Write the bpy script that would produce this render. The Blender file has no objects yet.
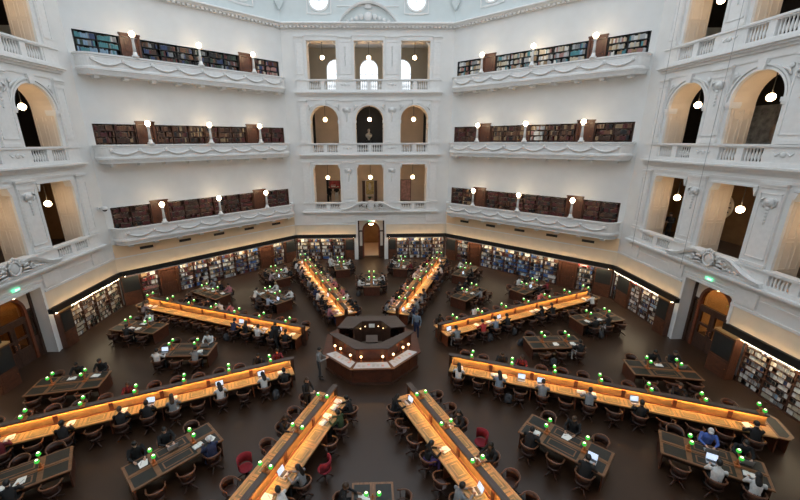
import bpy, bmesh, math, random
from mathutils import Vector, Matrix
PI = math.pi
RND = random.Random(11)
SC = bpy.context.scene
COL = SC.collection
SIDE = 14.39                                  # one face of the octagonal room, metres
AP = SIDE * (1 + 2 ** .5) / 2                 # centre of the room to the middle of a face
HALF = SIDE / 2

# ------------------------------------------------------------------ materials
def new_mat(name):
    m = bpy.data.materials.new(name); m.use_nodes = True
    nt = m.node_tree
    return m, nt, nt.nodes['Principled BSDF']

def paint(name, col, rough=.6, var=.08, scale=6, metal=0, bump=0, spec=.5):
    m, nt, b = new_mat(name)
    b.inputs['Roughness'].default_value = rough
    b.inputs['Metallic'].default_value = metal
    b.inputs['Specular IOR Level'].default_value = spec
    tc = nt.nodes.new('ShaderNodeTexCoord')
    n = nt.nodes.new('ShaderNodeTexNoise'); n.inputs['Scale'].default_value = scale
    n.inputs['Detail'].default_value = 4
    r = nt.nodes.new('ShaderNodeValToRGB')
    r.color_ramp.elements[0].position = .3; r.color_ramp.elements[1].position = .7
    r.color_ramp.elements[0].color = (*[c * (1 - var) for c in col], 1)
    r.color_ramp.elements[1].color = (*[min(1, c * (1 + var)) for c in col], 1)
    nt.links.new(tc.outputs['Object'], n.inputs['Vector'])
    nt.links.new(n.outputs['Fac'], r.inputs['Fac'])
    nt.links.new(r.outputs['Color'], b.inputs['Base Color'])
    if bump:
        bp = nt.nodes.new('ShaderNodeBump'); bp.inputs['Strength'].default_value = bump
        nt.links.new(n.outputs['Fac'], bp.inputs['Height'])
        nt.links.new(bp.outputs['Normal'], b.inputs['Normal'])
    return m

def wood(name, col, rough=.4, var=.3, scale=3):
    m, nt, b = new_mat(name)
    b.inputs['Roughness'].default_value = rough
    tc = nt.nodes.new('ShaderNodeTexCoord')
    mp = nt.nodes.new('ShaderNodeMapping'); mp.inputs['Scale'].default_value = (1, 6, 1.5)
    n = nt.nodes.new('ShaderNodeTexNoise'); n.inputs['Scale'].default_value = scale
    n.inputs['Detail'].default_value = 6; n.inputs['Distortion'].default_value = .6
    r = nt.nodes.new('ShaderNodeValToRGB')
    r.color_ramp.elements[0].position = .3; r.color_ramp.elements[1].position = .72
    r.color_ramp.elements[0].color = (*[c * (1 - var) for c in col], 1)
    r.color_ramp.elements[1].color = (*[min(1, c * (1 + var)) for c in col], 1)
    nt.links.new(tc.outputs['Object'], mp.inputs['Vector'])
    nt.links.new(mp.outputs['Vector'], n.inputs['Vector'])
    nt.links.new(n.outputs['Fac'], r.inputs['Fac'])
    nt.links.new(r.outputs['Color'], b.inputs['Base Color'])
    return m

def glow(name, col, strength, base=(.8, .8, .8)):
    m, nt, b = new_mat(name)
    b.inputs['Base Color'].default_value = (*base, 1)
    b.inputs['Emission Color'].default_value = (*col, 1)
    b.inputs['Emission Strength'].default_value = strength
    return m

def glassy(name, tint, gloss=.06):
    m = bpy.data.materials.new(name); m.use_nodes = True
    nt = m.node_tree; nt.nodes.clear()
    o = nt.nodes.new('ShaderNodeOutputMaterial'); mx = nt.nodes.new('ShaderNodeMixShader')
    t = nt.nodes.new('ShaderNodeBsdfTransparent'); g = nt.nodes.new('ShaderNodeBsdfGlossy')
    t.inputs['Color'].default_value = (*tint, 1); g.inputs['Roughness'].default_value = .05
    mx.inputs['Fac'].default_value = gloss
    nt.links.new(t.outputs[0], mx.inputs[1]); nt.links.new(g.outputs[0], mx.inputs[2])
    nt.links.new(mx.outputs[0], o.inputs['Surface'])
    return m

M = {}
M['white'] = paint('white_wall_paint', (.74, .735, .72), .7, .03, 1.2)
M['trim'] = paint('white_plaster_trim', (.76, .75, .735), .6, .04, 5, bump=.05)
M['relief'] = paint('plaster_relief', (.70, .69, .675), .65, .06, 8, bump=.1)
M['drum'] = paint('pale_blue_plaster', (.60, .645, .64), .7, .03, 2)
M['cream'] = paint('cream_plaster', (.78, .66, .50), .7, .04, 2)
M['jamb'] = paint('cream_jamb_paint', (.74, .64, .53), .55, .05, 1.5)  # white paint with the warmth of the lamps put into its colour
M['beige'] = paint('beige_gallery_wall', (.74, .58, .43), .7, .05, 1.5)
M['olive'] = paint('olive_gallery_wall', (.50, .45, .36), .7, .05, 1.5)
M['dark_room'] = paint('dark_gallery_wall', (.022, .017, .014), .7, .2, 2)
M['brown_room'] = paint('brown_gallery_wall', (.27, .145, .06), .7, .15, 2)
M['black'] = paint('black_lacquer', (.008, .008, .008), .5, .1, 4)
M['board'] = paint('black_board', (.018, .019, .018), .5, .2, 3)
M['floor'] = paint('dark_brown_lino', (.037, .0172, .0085), .38, .10, .8, bump=.0)
M['gallery_floor'] = paint('gallery_floor', (.10, .07, .05), .6, .1, 2)
M['slot'] = paint('vent_shadow_metal', (.03, .025, .02), .6, .1, 4)
M['mahogany'] = wood('mahogany', (.165, .044, .018), .40, .35)
M['door_wood'] = wood('door_mahogany', (.095, .033, .016), .42, .35)
M['portal_globe'] = glow('portal_globe', (1, .68, .34), 12)
M['hub_wood'] = wood('hub_mahogany', (.085, .026, .013), .40, .35)
M['tray'] = paint('grey_display_lining', (.46, .49, .53), .6, .05, 6)
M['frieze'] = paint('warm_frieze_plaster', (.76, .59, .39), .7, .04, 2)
M['ceiling_lamp'] = glow('gallery_ceiling_lamp', (1, .72, .44), 11)  # glow of the unseen lamps added inside the far gallery
M['darkwood'] = wood('dark_brown_wood', (.060, .028, .018), .42, .35)
M['capwood'] = wood('brown_desk_capping', (.075, .048, .038), .45, .25)
M['gold'] = wood('golden_oak', (.48, .27, .10), .36, .2)
M['tabletop'] = wood('table_oak', (.20, .092, .040), .42, .28)
M['shelfwood'] = wood('shelf_wood', (.085, .035, .02), .5, .3)
M['leather'] = paint('dark_green_leather', (.013, .0125, .009), .5, .2, 9)
M['tan'] = paint('worn_olive_leather', (.23, .165, .065), .45, .2, 5)
M['chair'] = wood('chair_mahogany', (.042, .0135, .007), .38, .35)
M['chair_light'] = wood('worn_chair_rail', (.14, .055, .026), .3, .3)  # paler than the chair: highlights on the arms put into the colour
M['red_cloth'] = paint('red_upholstery', (.22, .010, .020), .85, .15, 14)
M['brass'] = paint('turned_orange_wood', (.42, .13, .035), .35, .2, 9)
M['metal'] = paint('dark_metal', (.06, .06, .06), .4, .1, 9, metal=.6)
M['steel'] = paint('grey_metal', (.40, .40, .41), .4, .06, 9, metal=.4)
M['plastic'] = paint('black_plastic', (.012, .012, .013), .4, .1, 9)
M['paper'] = paint('white_paper', (.86, .84, .78), .8, .03, 9)
M['page'] = paint('cream_page', (.74, .68, .55), .8, .04, 20)
M['globe'] = glow('opal_globe', (1, .74, .44), 22)
M['pendant'] = glow('opal_pendant_globe', (1, .68, .36), 21)
M['shade'] = glow('lit_green_glass', (.06, .66, .07), .8, (.02, .2, .03))
M['bulb'] = glow('warm_lamp_bulb', (.9, 1, .55), 4.2, (.4, .5, .2))
M['amber_bulb'] = glow('amber_bulb', (1, .66, .28), 4.5)
M['hub_strip'] = glow('hub_tube_light', (1, .50, .14), 34)
M['strip'] = glow('warm_tube_light', (1, .55, .165), 105)
M['shelf_tube'] = glow('shelf_tube_light', (1, .82, .54), 24)
M['cove'] = glow('cove_light', (1, .62, .28), 17)
M['exit_green'] = glow('exit_green', (.05, .75, .35), 1.3)
M['exit_white'] = glow('exit_white', (.75, 1, .88), 2.2)
M['screen'] = glow('screen_light', (.55, .72, 1), .9)
M['glass'] = glassy('clear_window_glass', (.97, .985, 1), .04)
M['door_glass'] = glassy('amber_door_glass', (.80, .70, .54), .08)
M['case_glass'] = glassy('display_case_glass', (.95, .97, .97), .10)
M['camera_dome'] = paint('smoked_dome', (.03, .03, .035), .15, .1, 5)
M['poster_red'] = paint('red_poster', (.42, .06, .06), .6, .5, 3)
M['poster_pink'] = paint('pink_poster', (.55, .30, .26), .6, .35, 4)
M['poster_grey'] = paint('grey_mural', (.30, .30, .29), .6, .6, 2.5)
M['poster_face'] = paint('pale_mural_figure', (.40, .31, .25), .6, .35, 4)
M['canvas'] = paint('yellow_canvas', (.55, .42, .17), .6, .45, 6)
M['leaf'] = paint('plant_green', (.03, .10, .03), .6, .4, 12)
M['stone'] = paint('pale_marble', (.62, .59, .54), .4, .1, 6)
M['dial'] = paint('white_dial', (.75, .66, .55), .5, .02, 3)

# ------------------------------------------------------------------ mesh builder
class MB:
    """Collects shapes and links them as ONE mesh object."""
    def __init__(s, mat=None):
        s.v = []; s.f = []; s.mi = []; s.sm = []
        s.M = mat
    def add(s, verts, faces, m=0, smooth=False):
        b = len(s.v)
        if s.M is not None:
            verts = [s.M @ Vector(p) for p in verts]
        s.v.extend(tuple(p) for p in verts)
        for f in faces:
            s.f.append([b + i for i in f]); s.mi.append(m); s.sm.append(smooth)
        return s
    def box(s, x0, x1, y0, y1, z0, z1, m=0, T=None):
        p = [(x0, y0, z0), (x1, y0, z0), (x1, y1, z0), (x0, y1, z0), (x0, y0, z1), (x1, y0, z1), (x1, y1, z1), (x0, y1, z1)]
        if T is not None: p = [tuple(T @ Vector(q)) for q in p]
        return s.add(p, [(0, 3, 2, 1), (4, 5, 6, 7), (0, 1, 5, 4), (1, 2, 6, 5), (2, 3, 7, 6), (3, 0, 4, 7)], m)
    def bevel_box(s, x0, x1, y0, y1, z0, z1, c=.01, m=0):
        """box with its four upright edges and top rim chamfered"""
        def ring(i, z): return [(x0 + i + c, y0 + i, z), (x1 - i - c, y0 + i, z), (x1 - i, y0 + i + c, z), (x1 - i, y1 - i - c, z), (x1 - i - c, y1 - i, z), (x0 + i + c, y1 - i, z), (x0 + i, y1 - i - c, z), (x0 + i, y0 + i + c, z)]
        return s.rings([ring(0, z0), ring(0, z1 - c), ring(c, z1)], m, False)
    def rings(s, rs, m=0, smooth=True, cap=True, closed=False):
        n = len(rs[0]); v = [p for r in rs for p in r]; f = []
        k = len(rs)
        for i in range(k if closed else k - 1):
            a = i * n; b = ((i + 1) % k) * n
            for j in range(n):
                j2 = (j + 1) % n
                f.append((a + j, a + j2, b + j2, b + j))
        if cap and not closed:
            f.append(tuple(range(n - 1, -1, -1))); f.append(tuple((k - 1) * n + j for j in range(n)))
        return s.add(v, f, m, smooth)
    def tube(s, pts, r, n=6, m=0, smooth=True):
        pts = [Vector(p) for p in pts]; rs = []
        rad = r if isinstance(r, (list, tuple)) else [r] * len(pts)
        for i, p in enumerate(pts):
            t = (pts[min(i + 1, len(pts) - 1)] - pts[max(i - 1, 0)]).normalized()
            u = t.cross(Vector((0, 0, 1)))
            if u.length < 1e-3: u = Vector((1, 0, 0))
            u.normalize(); w = u.cross(t)
            rs.append([p + (u * math.cos(2 * PI * j / n) + w * math.sin(2 * PI * j / n)) * rad[i] for j in range(n)])
        return s.rings(rs, m, smooth)
    def lathe(s, c, prof, n=10, m=0, smooth=True):
        rs = [[(c[0] + r * math.cos(2 * PI * j / n), c[1] + r * math.sin(2 * PI * j / n), c[2] + z) for j in range(n)] for r, z in prof]
        return s.rings(rs, m, smooth)
    def ball(s, c, r, n=10, k=6, m=0):
        rx, ry, rz = r if isinstance(r, (list, tuple)) else (r, r, r)
        v = [(c[0], c[1], c[2] - rz)]
        for i in range(1, k):
            a = -PI / 2 + PI * i / k
            for j in range(n):
                b = 2 * PI * j / n
                v.append((c[0] + rx * math.cos(a) * math.cos(b), c[1] + ry * math.cos(a) * math.sin(b), c[2] + rz * math.sin(a)))
        v.append((c[0], c[1], c[2] + rz)); f = []
        for j in range(n): f.append((0, 1 + (j + 1) % n, 1 + j))
        for i in range(k - 2):
            for j in range(n):
                a = 1 + i * n
                f.append((a + j, a + (j + 1) % n, a + n + (j + 1) % n, a + n + j))
        t = len(v) - 1; a = 1 + (k - 2) * n
        for j in range(n): f.append((a + j, a + (j + 1) % n, t))
        return s.add(v, f, m, True)
    def prism(s, poly, n0, n1, m=0):
        """polygon in (x, z), extruded along y from n0 to n1"""
        k = len(poly)
        v = [(p[0], n0, p[1]) for p in poly] + [(p[0], n1, p[1]) for p in poly]
        f = [tuple(range(k)), tuple(range(2 * k - 1, k - 1, -1))] + [(i, i + k, (i + 1) % k + k, (i + 1) % k) for i in range(k)]
        return s.add(v, f, m)
    def slab(s, poly, z0, z1, m=0):
        """polygon in (x, y), extruded upward"""
        k = len(poly)
        v = [(p[0], p[1], z0) for p in poly] + [(p[0], p[1], z1) for p in poly]
        f = [tuple(range(k - 1, -1, -1)), tuple(range(k, 2 * k))] + [(i, (i + 1) % k, (i + 1) % k + k, i + k) for i in range(k)]
        return s.add(v, f, m)
    def mesh(s, name, mats):
        me = bpy.data.meshes.new(name)
        me.from_pydata(s.v, [], s.f)
        for m in (mats if isinstance(mats, (list, tuple)) else [mats]):
            me.materials.append(M[m] if isinstance(m, str) else m)
        me.polygons.foreach_set('material_index', s.mi)
        me.polygons.foreach_set('use_smooth', s.sm)
        bm = bmesh.new(); bm.from_mesh(me)
        bmesh.ops.recalc_face_normals(bm, faces=bm.faces[:])
        bm.to_mesh(me); bm.free()
        me.update()
        return me
    def build(s, name, mats, parent=None, loc=None, rz=0):
        o = bpy.data.objects.new(name, s.mesh(name, mats)); COL.objects.link(o)
        if parent is not None: o.parent = parent
        if loc is not None: o.location = loc
        if rz: o.rotation_euler = (0, 0, rz)
        return o

def tag(o, label, cat, group=None):
    o['label'] = label; o['category'] = cat
    if group: o['group'] = group
    return o
def thing(name, label, cat, loc=(0, 0, 0), rz=0, group=None):
    o = bpy.data.objects.new(name, None); COL.objects.link(o)
    o.location = loc; o.rotation_euler = (0, 0, rz); o.empty_display_size = .1
    return tag(o, label, cat, group)
def struct(o):
    o['kind'] = 'structure'; return o
def sempty(name):
    o = bpy.data.objects.new(name, None); COL.objects.link(o); return struct(o)
KIDS = {}
def kids(root):
    if root.name not in KIDS: KIDS[root.name] = [(c, list(c.children)) for c in root.children]
    return KIDS[root.name]
def dup(root, loc, rz, label, group=None, swap=None):
    """a copy of a thing with copies of its parts and sub-parts"""
    r = root.copy(); COL.objects.link(r); r.location = loc; r.rotation_euler = (0, 0, rz)
    r['label'] = label
    if group: r['group'] = group
    for ch, gs in kids(root):
        c = ch.copy(); COL.objects.link(c); c.parent = r
        for g in gs:
            d = g.copy(); COL.objects.link(d); d.parent = c
    return r
ORD = ['1st', '2nd', '3rd'] + [f'{i}th' for i in range(4, 60)]

# ------------------------------------------------------------------ the eight faces: local (t, n, z): t to the right seen from inside, n into the room
ANG = {'north': 0, 'northeast': 45, 'east': 90, 'southeast': 135, 'south': 180, 'southwest': 225, 'west': 270, 'northwest': 315}
def face(side):
    a = math.radians(ANG[side]); d = Vector((math.sin(a), math.cos(a), 0)); t = Vector((d.y, -d.x, 0))
    m = Matrix(((t.x, -d.x, 0, d.x * AP), (t.y, -d.y, 0, d.y * AP), (0, 0, 1, 0), (0, 0, 0, 1)))
    return m
def face_rz(side): return -math.radians(ANG[side])       # rotation that turns local +y to the wall's outward direction
def on(side, t, n, z): return face(side) @ Vector((t, n, z))
# ------------------------------------------------------------------ floor
fl = MB()
Rf = (AP + 1.3) / math.cos(PI / 8)
fl.slab([(Rf * math.sin(PI / 8 + k * PI / 4), Rf * math.cos(PI / 8 + k * PI / 4)) for k in range(8)], -.2, 0)
struct(fl.build('floor', 'floor'))

LV = [(4.9, 9.05), (10.05, 14.02), (15.2, 19.02)]     # gallery floor height and opening top of the three arcade storeys
RAIL = [5.6, 10.87, 16.06]
CORN = [4.72, 9.87, 15.02]
OPEN = [(-5.18, -2.72), (-1.23, 1.23), (2.72, 5.18)]
DEEP = 1.25
BAY = 1.23
def arc(cx, cz, r, a0, a1, n):
    return [(cx + r * math.cos(a0 + (a1 - a0) * i / n), cz + r * math.sin(a0 + (a1 - a0) * i / n)) for i in range(n + 1)]

PORT = {'north': (0, 1.27), 'east': (.12, 1.39), 'west': (-.12, 1.39), 'south': (0, 1.27)}
def arcade(side, detail=True):
    F = face(side); pc, ph = PORT[side]
    w = MB(F)
    X = 7.5
    # ground storey: niche for the bookcases below the lintel, portal in the middle
    for s in (-1, 1):
        a, b = sorted((pc + s * ph, s * 1.62)); w.box(a, b, -DEEP, .0, 0, 2.5)
        a, b = sorted((s * 1.60, s * 7.7)); w.box(a, b, -DEEP, -.42, 0, 2.5)
        a, b = sorted((pc + s * ph, s * X)); w.box(a, b, -DEEP, 0, 2.5, 4.9)
    w.box(pc - ph, pc + ph, -DEEP, 0, 3.85, 4.9)
    # three storeys of piers, heads and parapet walls
    tops = [10.05, 15.2, 20.3]
    for i, ((zf, zt), ze) in enumerate(zip(LV, tops)):
        edges = [-X] + [e for o in OPEN for e in o] + [X]
        for k in range(0, 8, 2): w.box(edges[k], edges[k + 1], -DEEP, 0, zf, ze)
        for (a, b) in OPEN:
            c = (a + b) / 2
            if i == 1:
                sp = 12.78
                pts = arc(c, sp, BAY, PI, 0, 16)
                for q in range(16):
                    (xa, za), (xb, zb) = pts[q], pts[q + 1]
                    w.prism([(xa, za), (xb, zb), (xb, ze), (xa, ze)], -DEEP, 0)
            elif i == 2:
                w.box(a, b, -DEEP, 0, zt, ze)
                for s in (-1, 1):
                    x0 = c + s * BAY
                    p = [(x0, zt)] + [(x0 - s * (.45 - .45 * math.cos(q * PI / 10)), zt - .45 + .45 * math.sin(q * PI / 10)) for q in range(6)]
                    w.prism(p, -.9, -.35)
            else:
                w.box(a, b, -DEEP, 0, zt, ze)
    root = struct(w.build('wall_' + side, 'white'))
    if not detail:
        for z in CORN: MB(F).box(-6.3, 6.3, -.05, .24, z - .12, z + .06).build('cornice', 'trim', root)
        return root
    # jamb linings, the lamps' warmth put into their cream colour
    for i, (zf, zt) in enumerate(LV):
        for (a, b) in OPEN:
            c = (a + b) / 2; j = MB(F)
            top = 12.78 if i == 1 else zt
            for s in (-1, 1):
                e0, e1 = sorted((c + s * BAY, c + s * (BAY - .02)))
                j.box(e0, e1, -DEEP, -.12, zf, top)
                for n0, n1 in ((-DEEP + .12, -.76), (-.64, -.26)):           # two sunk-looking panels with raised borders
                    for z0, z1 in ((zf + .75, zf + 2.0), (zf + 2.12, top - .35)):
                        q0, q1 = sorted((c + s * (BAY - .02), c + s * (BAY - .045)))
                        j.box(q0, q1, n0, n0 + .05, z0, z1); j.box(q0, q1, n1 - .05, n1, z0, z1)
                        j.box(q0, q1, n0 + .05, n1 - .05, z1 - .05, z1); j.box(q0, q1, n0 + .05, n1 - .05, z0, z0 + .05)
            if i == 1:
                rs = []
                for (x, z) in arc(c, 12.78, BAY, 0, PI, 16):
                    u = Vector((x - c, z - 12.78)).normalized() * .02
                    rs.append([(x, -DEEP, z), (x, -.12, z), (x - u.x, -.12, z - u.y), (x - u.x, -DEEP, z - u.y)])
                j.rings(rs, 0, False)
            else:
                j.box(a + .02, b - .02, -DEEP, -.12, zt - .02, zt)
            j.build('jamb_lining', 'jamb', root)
    # cornices between the storeys
    for i, z in enumerate(CORN):
        b = 6.32
        c = MB(F)
        c.box(-b + .12, b - .12, -.02, .10, z - .26, z - .12)
        c.box(-b + .05, b - .05, -.02, .24, z - .14, z - .04)
        c.box(-b, b, -.02, .36, z - .04, z + .06)
        c.box(-b + .06, b - .06, -.02, .15, z + .05, z + .14)
        c.box(-b + .14, b - .14, -.02, .04, z - .62, z - .54)
        c.build('cornice', 'trim', root)
    # balustrades: rail, base, blocks and turned balusters
    for i, z in enumerate(RAIL):
        r = MB(F)
        r.box(-6.2, 6.2, -.02, .20, z - .10, z)
        r.box(-6.12, 6.12, -.02, .14, z - .16, z - .09)
        r.box(-6.12, 6.12, -.02, .16, CORN[i] + .13, CORN[i] + .24)
        z0, z1 = CORN[i] + .22, z - .13
        for a, b in ((-6.12, -5.2), (-2.74, -1.2), (1.2, 2.74), (5.2, 6.12)): r.box(a, b, -.02, .13, z0, z1)
        for (a, b) in OPEN:
            c = (a + b) / 2; r.box(c - .17, c + .17, -.25, .13, z0, z1)
            r.box(a, a + .12, -.25, .12, z0, z1); r.box(b - .12, b, -.25, .12, z0, z1)
            r.box(a, b, -.25, -.02, z - .10, z); r.box(a, b, -.25, -.02, z0 - .1, z0)
        r.build('parapet', 'trim', root)
        hh = z1 - z0
        prof = [(.052, 0), (.052, .05 * hh), (.03, .1 * hh), (.066, .36 * hh), (.05, .55 * hh), (.026, .8 * hh), (.05, .92 * hh), (.05, hh)]
        if not (i == 0 and True and side in ('north', 'east', 'west') and False):
            bl = MB(F)
            for (a, b) in OPEN:
                c = (a + b) / 2
                if i == 0 and abs(c) < 1: continue
                for h0, h1 in ((a + .12, c - .17), (c + .17, b - .12)):
                    for q in range(6): bl.lathe((h0 + (h1 - h0) * (q + .5) / 6, 0, z0), prof, 7)
            bl.build('balusters', 'trim', root)
    # pilasters, capitals, arch mouldings, carved drops, panels
    for i, (zf, zt) in enumerate(LV):
        p = MB(F)
        zt2 = [9.2, 14.35, 19.25][i]
        for c, hw in ((-5.75, .34), (-1.975, .52), (1.975, .52), (5.75, .34)):
            z0 = RAIL[i] + .02
            p.box(c - hw, c + hw, -.02, .11, z0, zt2)
            p.box(c - hw - .05, c + hw + .05, -.02, .19, zt2 - .02, zt2 + .08); p.box(c - hw - .02, c + hw + .02, -.02, .15, zt2 - .14, zt2 - .10)
            p.box(c - hw - .03, c + hw + .03, -.02, .16, z0, z0 + .14)
            for s in (-1, 1):                                              # border of the sunk panel
                x0, x1 = sorted((c + s * (hw - .06), c + s * (hw - .10)))
                p.box(x0, x1, .10, .14, z0 + .35, zt2 - .35)
            p.box(c - hw + .06, c + hw - .06, .10, .14, zt2 - .39, zt2 - .35)
            p.box(c - hw + .06, c + hw - .06, .10, .14, z0 + .35, z0 + .39)
        p.box(-6.15, 6.15, -.02, .05, zt2 + .09, zt2 + .18)
        p.build('pilasters', 'trim', root)
        if i < 2:
            for c in (-1.975, 1.975):
                d = MB(F)                                                  # carved cartouche with a hanging drop
                zc = zt2 - .72
                d.ball((c, .13, zc), (.24, .09, .20), 10, 6); d.ball((c, .18, zc), (.12, .08, .11), 8, 5)
                for s in (-1, 1):
                    d.tube([(c + s * .22, .14, zc + .17), (c + s * .32, .16, zc + .08), (c + s * .30, .16, zc - .1), (c + s * .16, .16, zc - .24)], [.03, .05, .05, .03], 6)
                for q in range(5): d.ball((c, .13, zc - .3 - q * .15), (.10 - .012 * q, .06, .09), 8, 5)
                d.build('carved_drop', 'relief', root)
        else:
            for c in (-1.975, 1.975):
                d = MB(F)
                for q in range(9): d.ball((c, .13, zt2 - .75 - q * .17), (.075 - .004 * q, .04, .08), 7, 5)
                d.build('carved_drop', 'relief', root)
        if i == 1:
            for (a, b) in OPEN:
                c = (a + b) / 2; d = MB(F)
                for r0, r1, pr in ((BAY + .0, BAY + .10, .05), (BAY + .16, BAY + .24, .09)):
                    rs = []
                    for q in range(25):
                        an = PI * q / 24; co, sn = math.cos(an), math.sin(an)
                        rs.append([(c + r0 * co, -.02, 12.78 + r0 * sn), (c + r0 * co, pr, 12.78 + r0 * sn), (c + r1 * co, pr, 12.78 + r1 * sn), (c + r1 * co, -.02, 12.78 + r1 * sn)])
                    d.rings(rs, 0, False)
                d.prism([(c - .14, 13.98), (c + .14, 13.98), (c + .20, 14.42), (c - .20, 14.42)], 0, .16)
                d.build('arch_moulding', 'trim', root)
                im = MB(F)
                for s in (-1, 1):
                    x0, x1 = sorted((c + s * (BAY - .08), c + s * (BAY + .22)))
                    im.box(x0, x1, -.5, .08, 12.60, 12.78); im.box(x0 + .03, x1 - .03, -.5, .05, 12.50, 12.61)
                im.build('imposts', 'trim', root)
                for s in (-1, 1):
                    sp = MB(F)                                             # leaf carving in each spandrel
                    sp.tube([(c + s * .95, .05, 13.95), (c + s * 1.18, .07, 13.85), (c + s * 1.30, .05, 13.6)], [.03, .07, .03], 6)
                    sp.ball((c + s * 1.22, .05, 13.98), (.12, .05, .12), 8, 5)
                    sp.build('spandrel_carving', 'relief', root)
        if i == 0:
            for (a, b) in OPEN:
                k = MB(F)
                for s, e in ((1, a), (-1, b)):
                    x0, x1 = sorted((e - s * .02, e + s * .20)); k.prism([(x0, 8.98), (x1, 8.98), ((x0 + x1) / 2, 8.62)], -.4, .05)
                k.box(a, b, -.03, .05, 9.0, 9.1)
                k.build('console', 'trim', root)
    # blocks below the first cornice, plaster band above the bookcases
    b = MB(F)
    for c, hw in ((-5.7, .5), (-2.1, .55), (2.1, .55), (5.7, .5)): b.box(c - hw, c + hw, -.02, .09, 3.72, 4.44)
    for s in (-1, 1):
        a0, a1 = sorted((s * 1.5, s * 7.15)); b.box(a0, a1, -.02, .06, 3.46, 3.58)
    b.build('frieze_blocks', 'trim', root)
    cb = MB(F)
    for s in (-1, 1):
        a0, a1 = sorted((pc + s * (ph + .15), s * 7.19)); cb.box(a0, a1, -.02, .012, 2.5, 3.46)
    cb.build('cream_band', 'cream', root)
    # parapet cartouches
    for i in (0, 1, 2):
        for c in (-1.975, 1.975):
            if i == 0: continue
            d = MB(F); zc = RAIL[i] - .42
            d.ball((c, .14, zc), (.13, .05, .12), 9, 5)
            for s in (-1, 1): d.tube([(c + s * .12, .14, zc + .08), (c + s * .3, .15, zc - .05), (c + s * .42, .14, zc + .08)], [.02, .04, .02], 6)
            d.build('parapet_carving', 'relief', root)
    # swan-neck pediment over the portal
    pd = MB(F)
    pd.box(-2.3, 2.3, .0, .22, 4.86, 4.96)
    for s in (-1, 1):
        path = [(s * 2.75, 4.92), (s * 2.3, 4.96), (s * 1.9, 5.08), (s * 1.55, 5.28), (s * 1.2, 5.46), (s * .85, 5.54), (s * .55, 5.50)]
        rs = []
        for q, (x, z) in enumerate(path): rs.append([(x, 0, z - .12), (x, .30, z - .10), (x, .36, z + .06), (x, 0, z + .12)])
        pd.rings(rs, 0, False)
        pd.tube([(s * .55, .26, 5.50), (s * .42, .26, 5.40), (s * .46, .26, 5.26), (s * .60, .26, 5.28), (s * .60, .26, 5.40)], [.10, .09, .08, .07, .06], 7)
    pd.build('scroll_pediment', 'trim', root)
    cv = MB(F)
    cv.tube([(.29 * math.cos(q * PI / 10), .30, 5.28 + .33 * math.sin(q * PI / 10)) for q in range(21)], .055, 6)      # oval shield with a rim
    cv.ball((0, .22, 5.28), (.27, .12, .31), 14, 8)
    for q in range(5): cv.ball(((q - 2) * .11, .30, 5.66 + .05 * (2 - abs(q - 2))), (.07, .07, .10), 7, 5)                # crest
    for s in (-1, 1):
        for k, (x, z, L) in enumerate(((.40, 5.50, .30), (.46, 5.32, .36), (.46, 5.14, .40), (.38, 4.99, .50))):            # leaves spreading from the shield
            cv.tube([(s * x, .26, z), (s * (x + L * .5), .33, z + .05 - k * .02), (s * (x + L), .24, z - .05 - k * .01)], [.04, .085 - .008 * k, .015], 6)
        cv.tube([(s * (.98 + .13 * math.cos(q * PI / 6 + 1)), .28, 5.16 + .13 * math.sin(q * PI / 6 + 1)) for q in range(11)], [.03 + .003 * q for q in range(11)], 6)
        for k in range(4): cv.ball((s * (1.22 + .17 * k), .25 - .02 * k, 5.05 - .02 * k), (.09 - .012 * k, .08, .085 - .012 * k), 8, 5)
    cv.build('carved_cartouche', 'relief', root)
    # thin grey lines down the face beside the pilasters
    for t in (-5.42, -1.42) if side != 'north' else ():
        MB(F).tube([(t, .39, 20.0), (t + .03, .39, 15.1), (t, .39, 9.9), (t + .02, .39, 4.3)], .013, 5).build('hanging_cable', 'steel', root)
    # portal lining
    pl = MB(F)
    for s in (-1, 1):
        a0, a1 = sorted((pc + s * ph, pc + s * (ph + .14))); pl.box(a0, a1, -.02, .05, 2.64 if pc * s > 0 else 0, 3.95)
    pl.box(pc - ph - .14, pc + ph + .14, -.02, .08, 3.85, 4.02)
    pl.build('portal_surround', 'trim', root)
    return root

ROOT = {}
for sd in ('north', 'east', 'west'): ROOT[sd] = arcade(sd)
ROOT['south'] = arcade('south', False)

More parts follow.
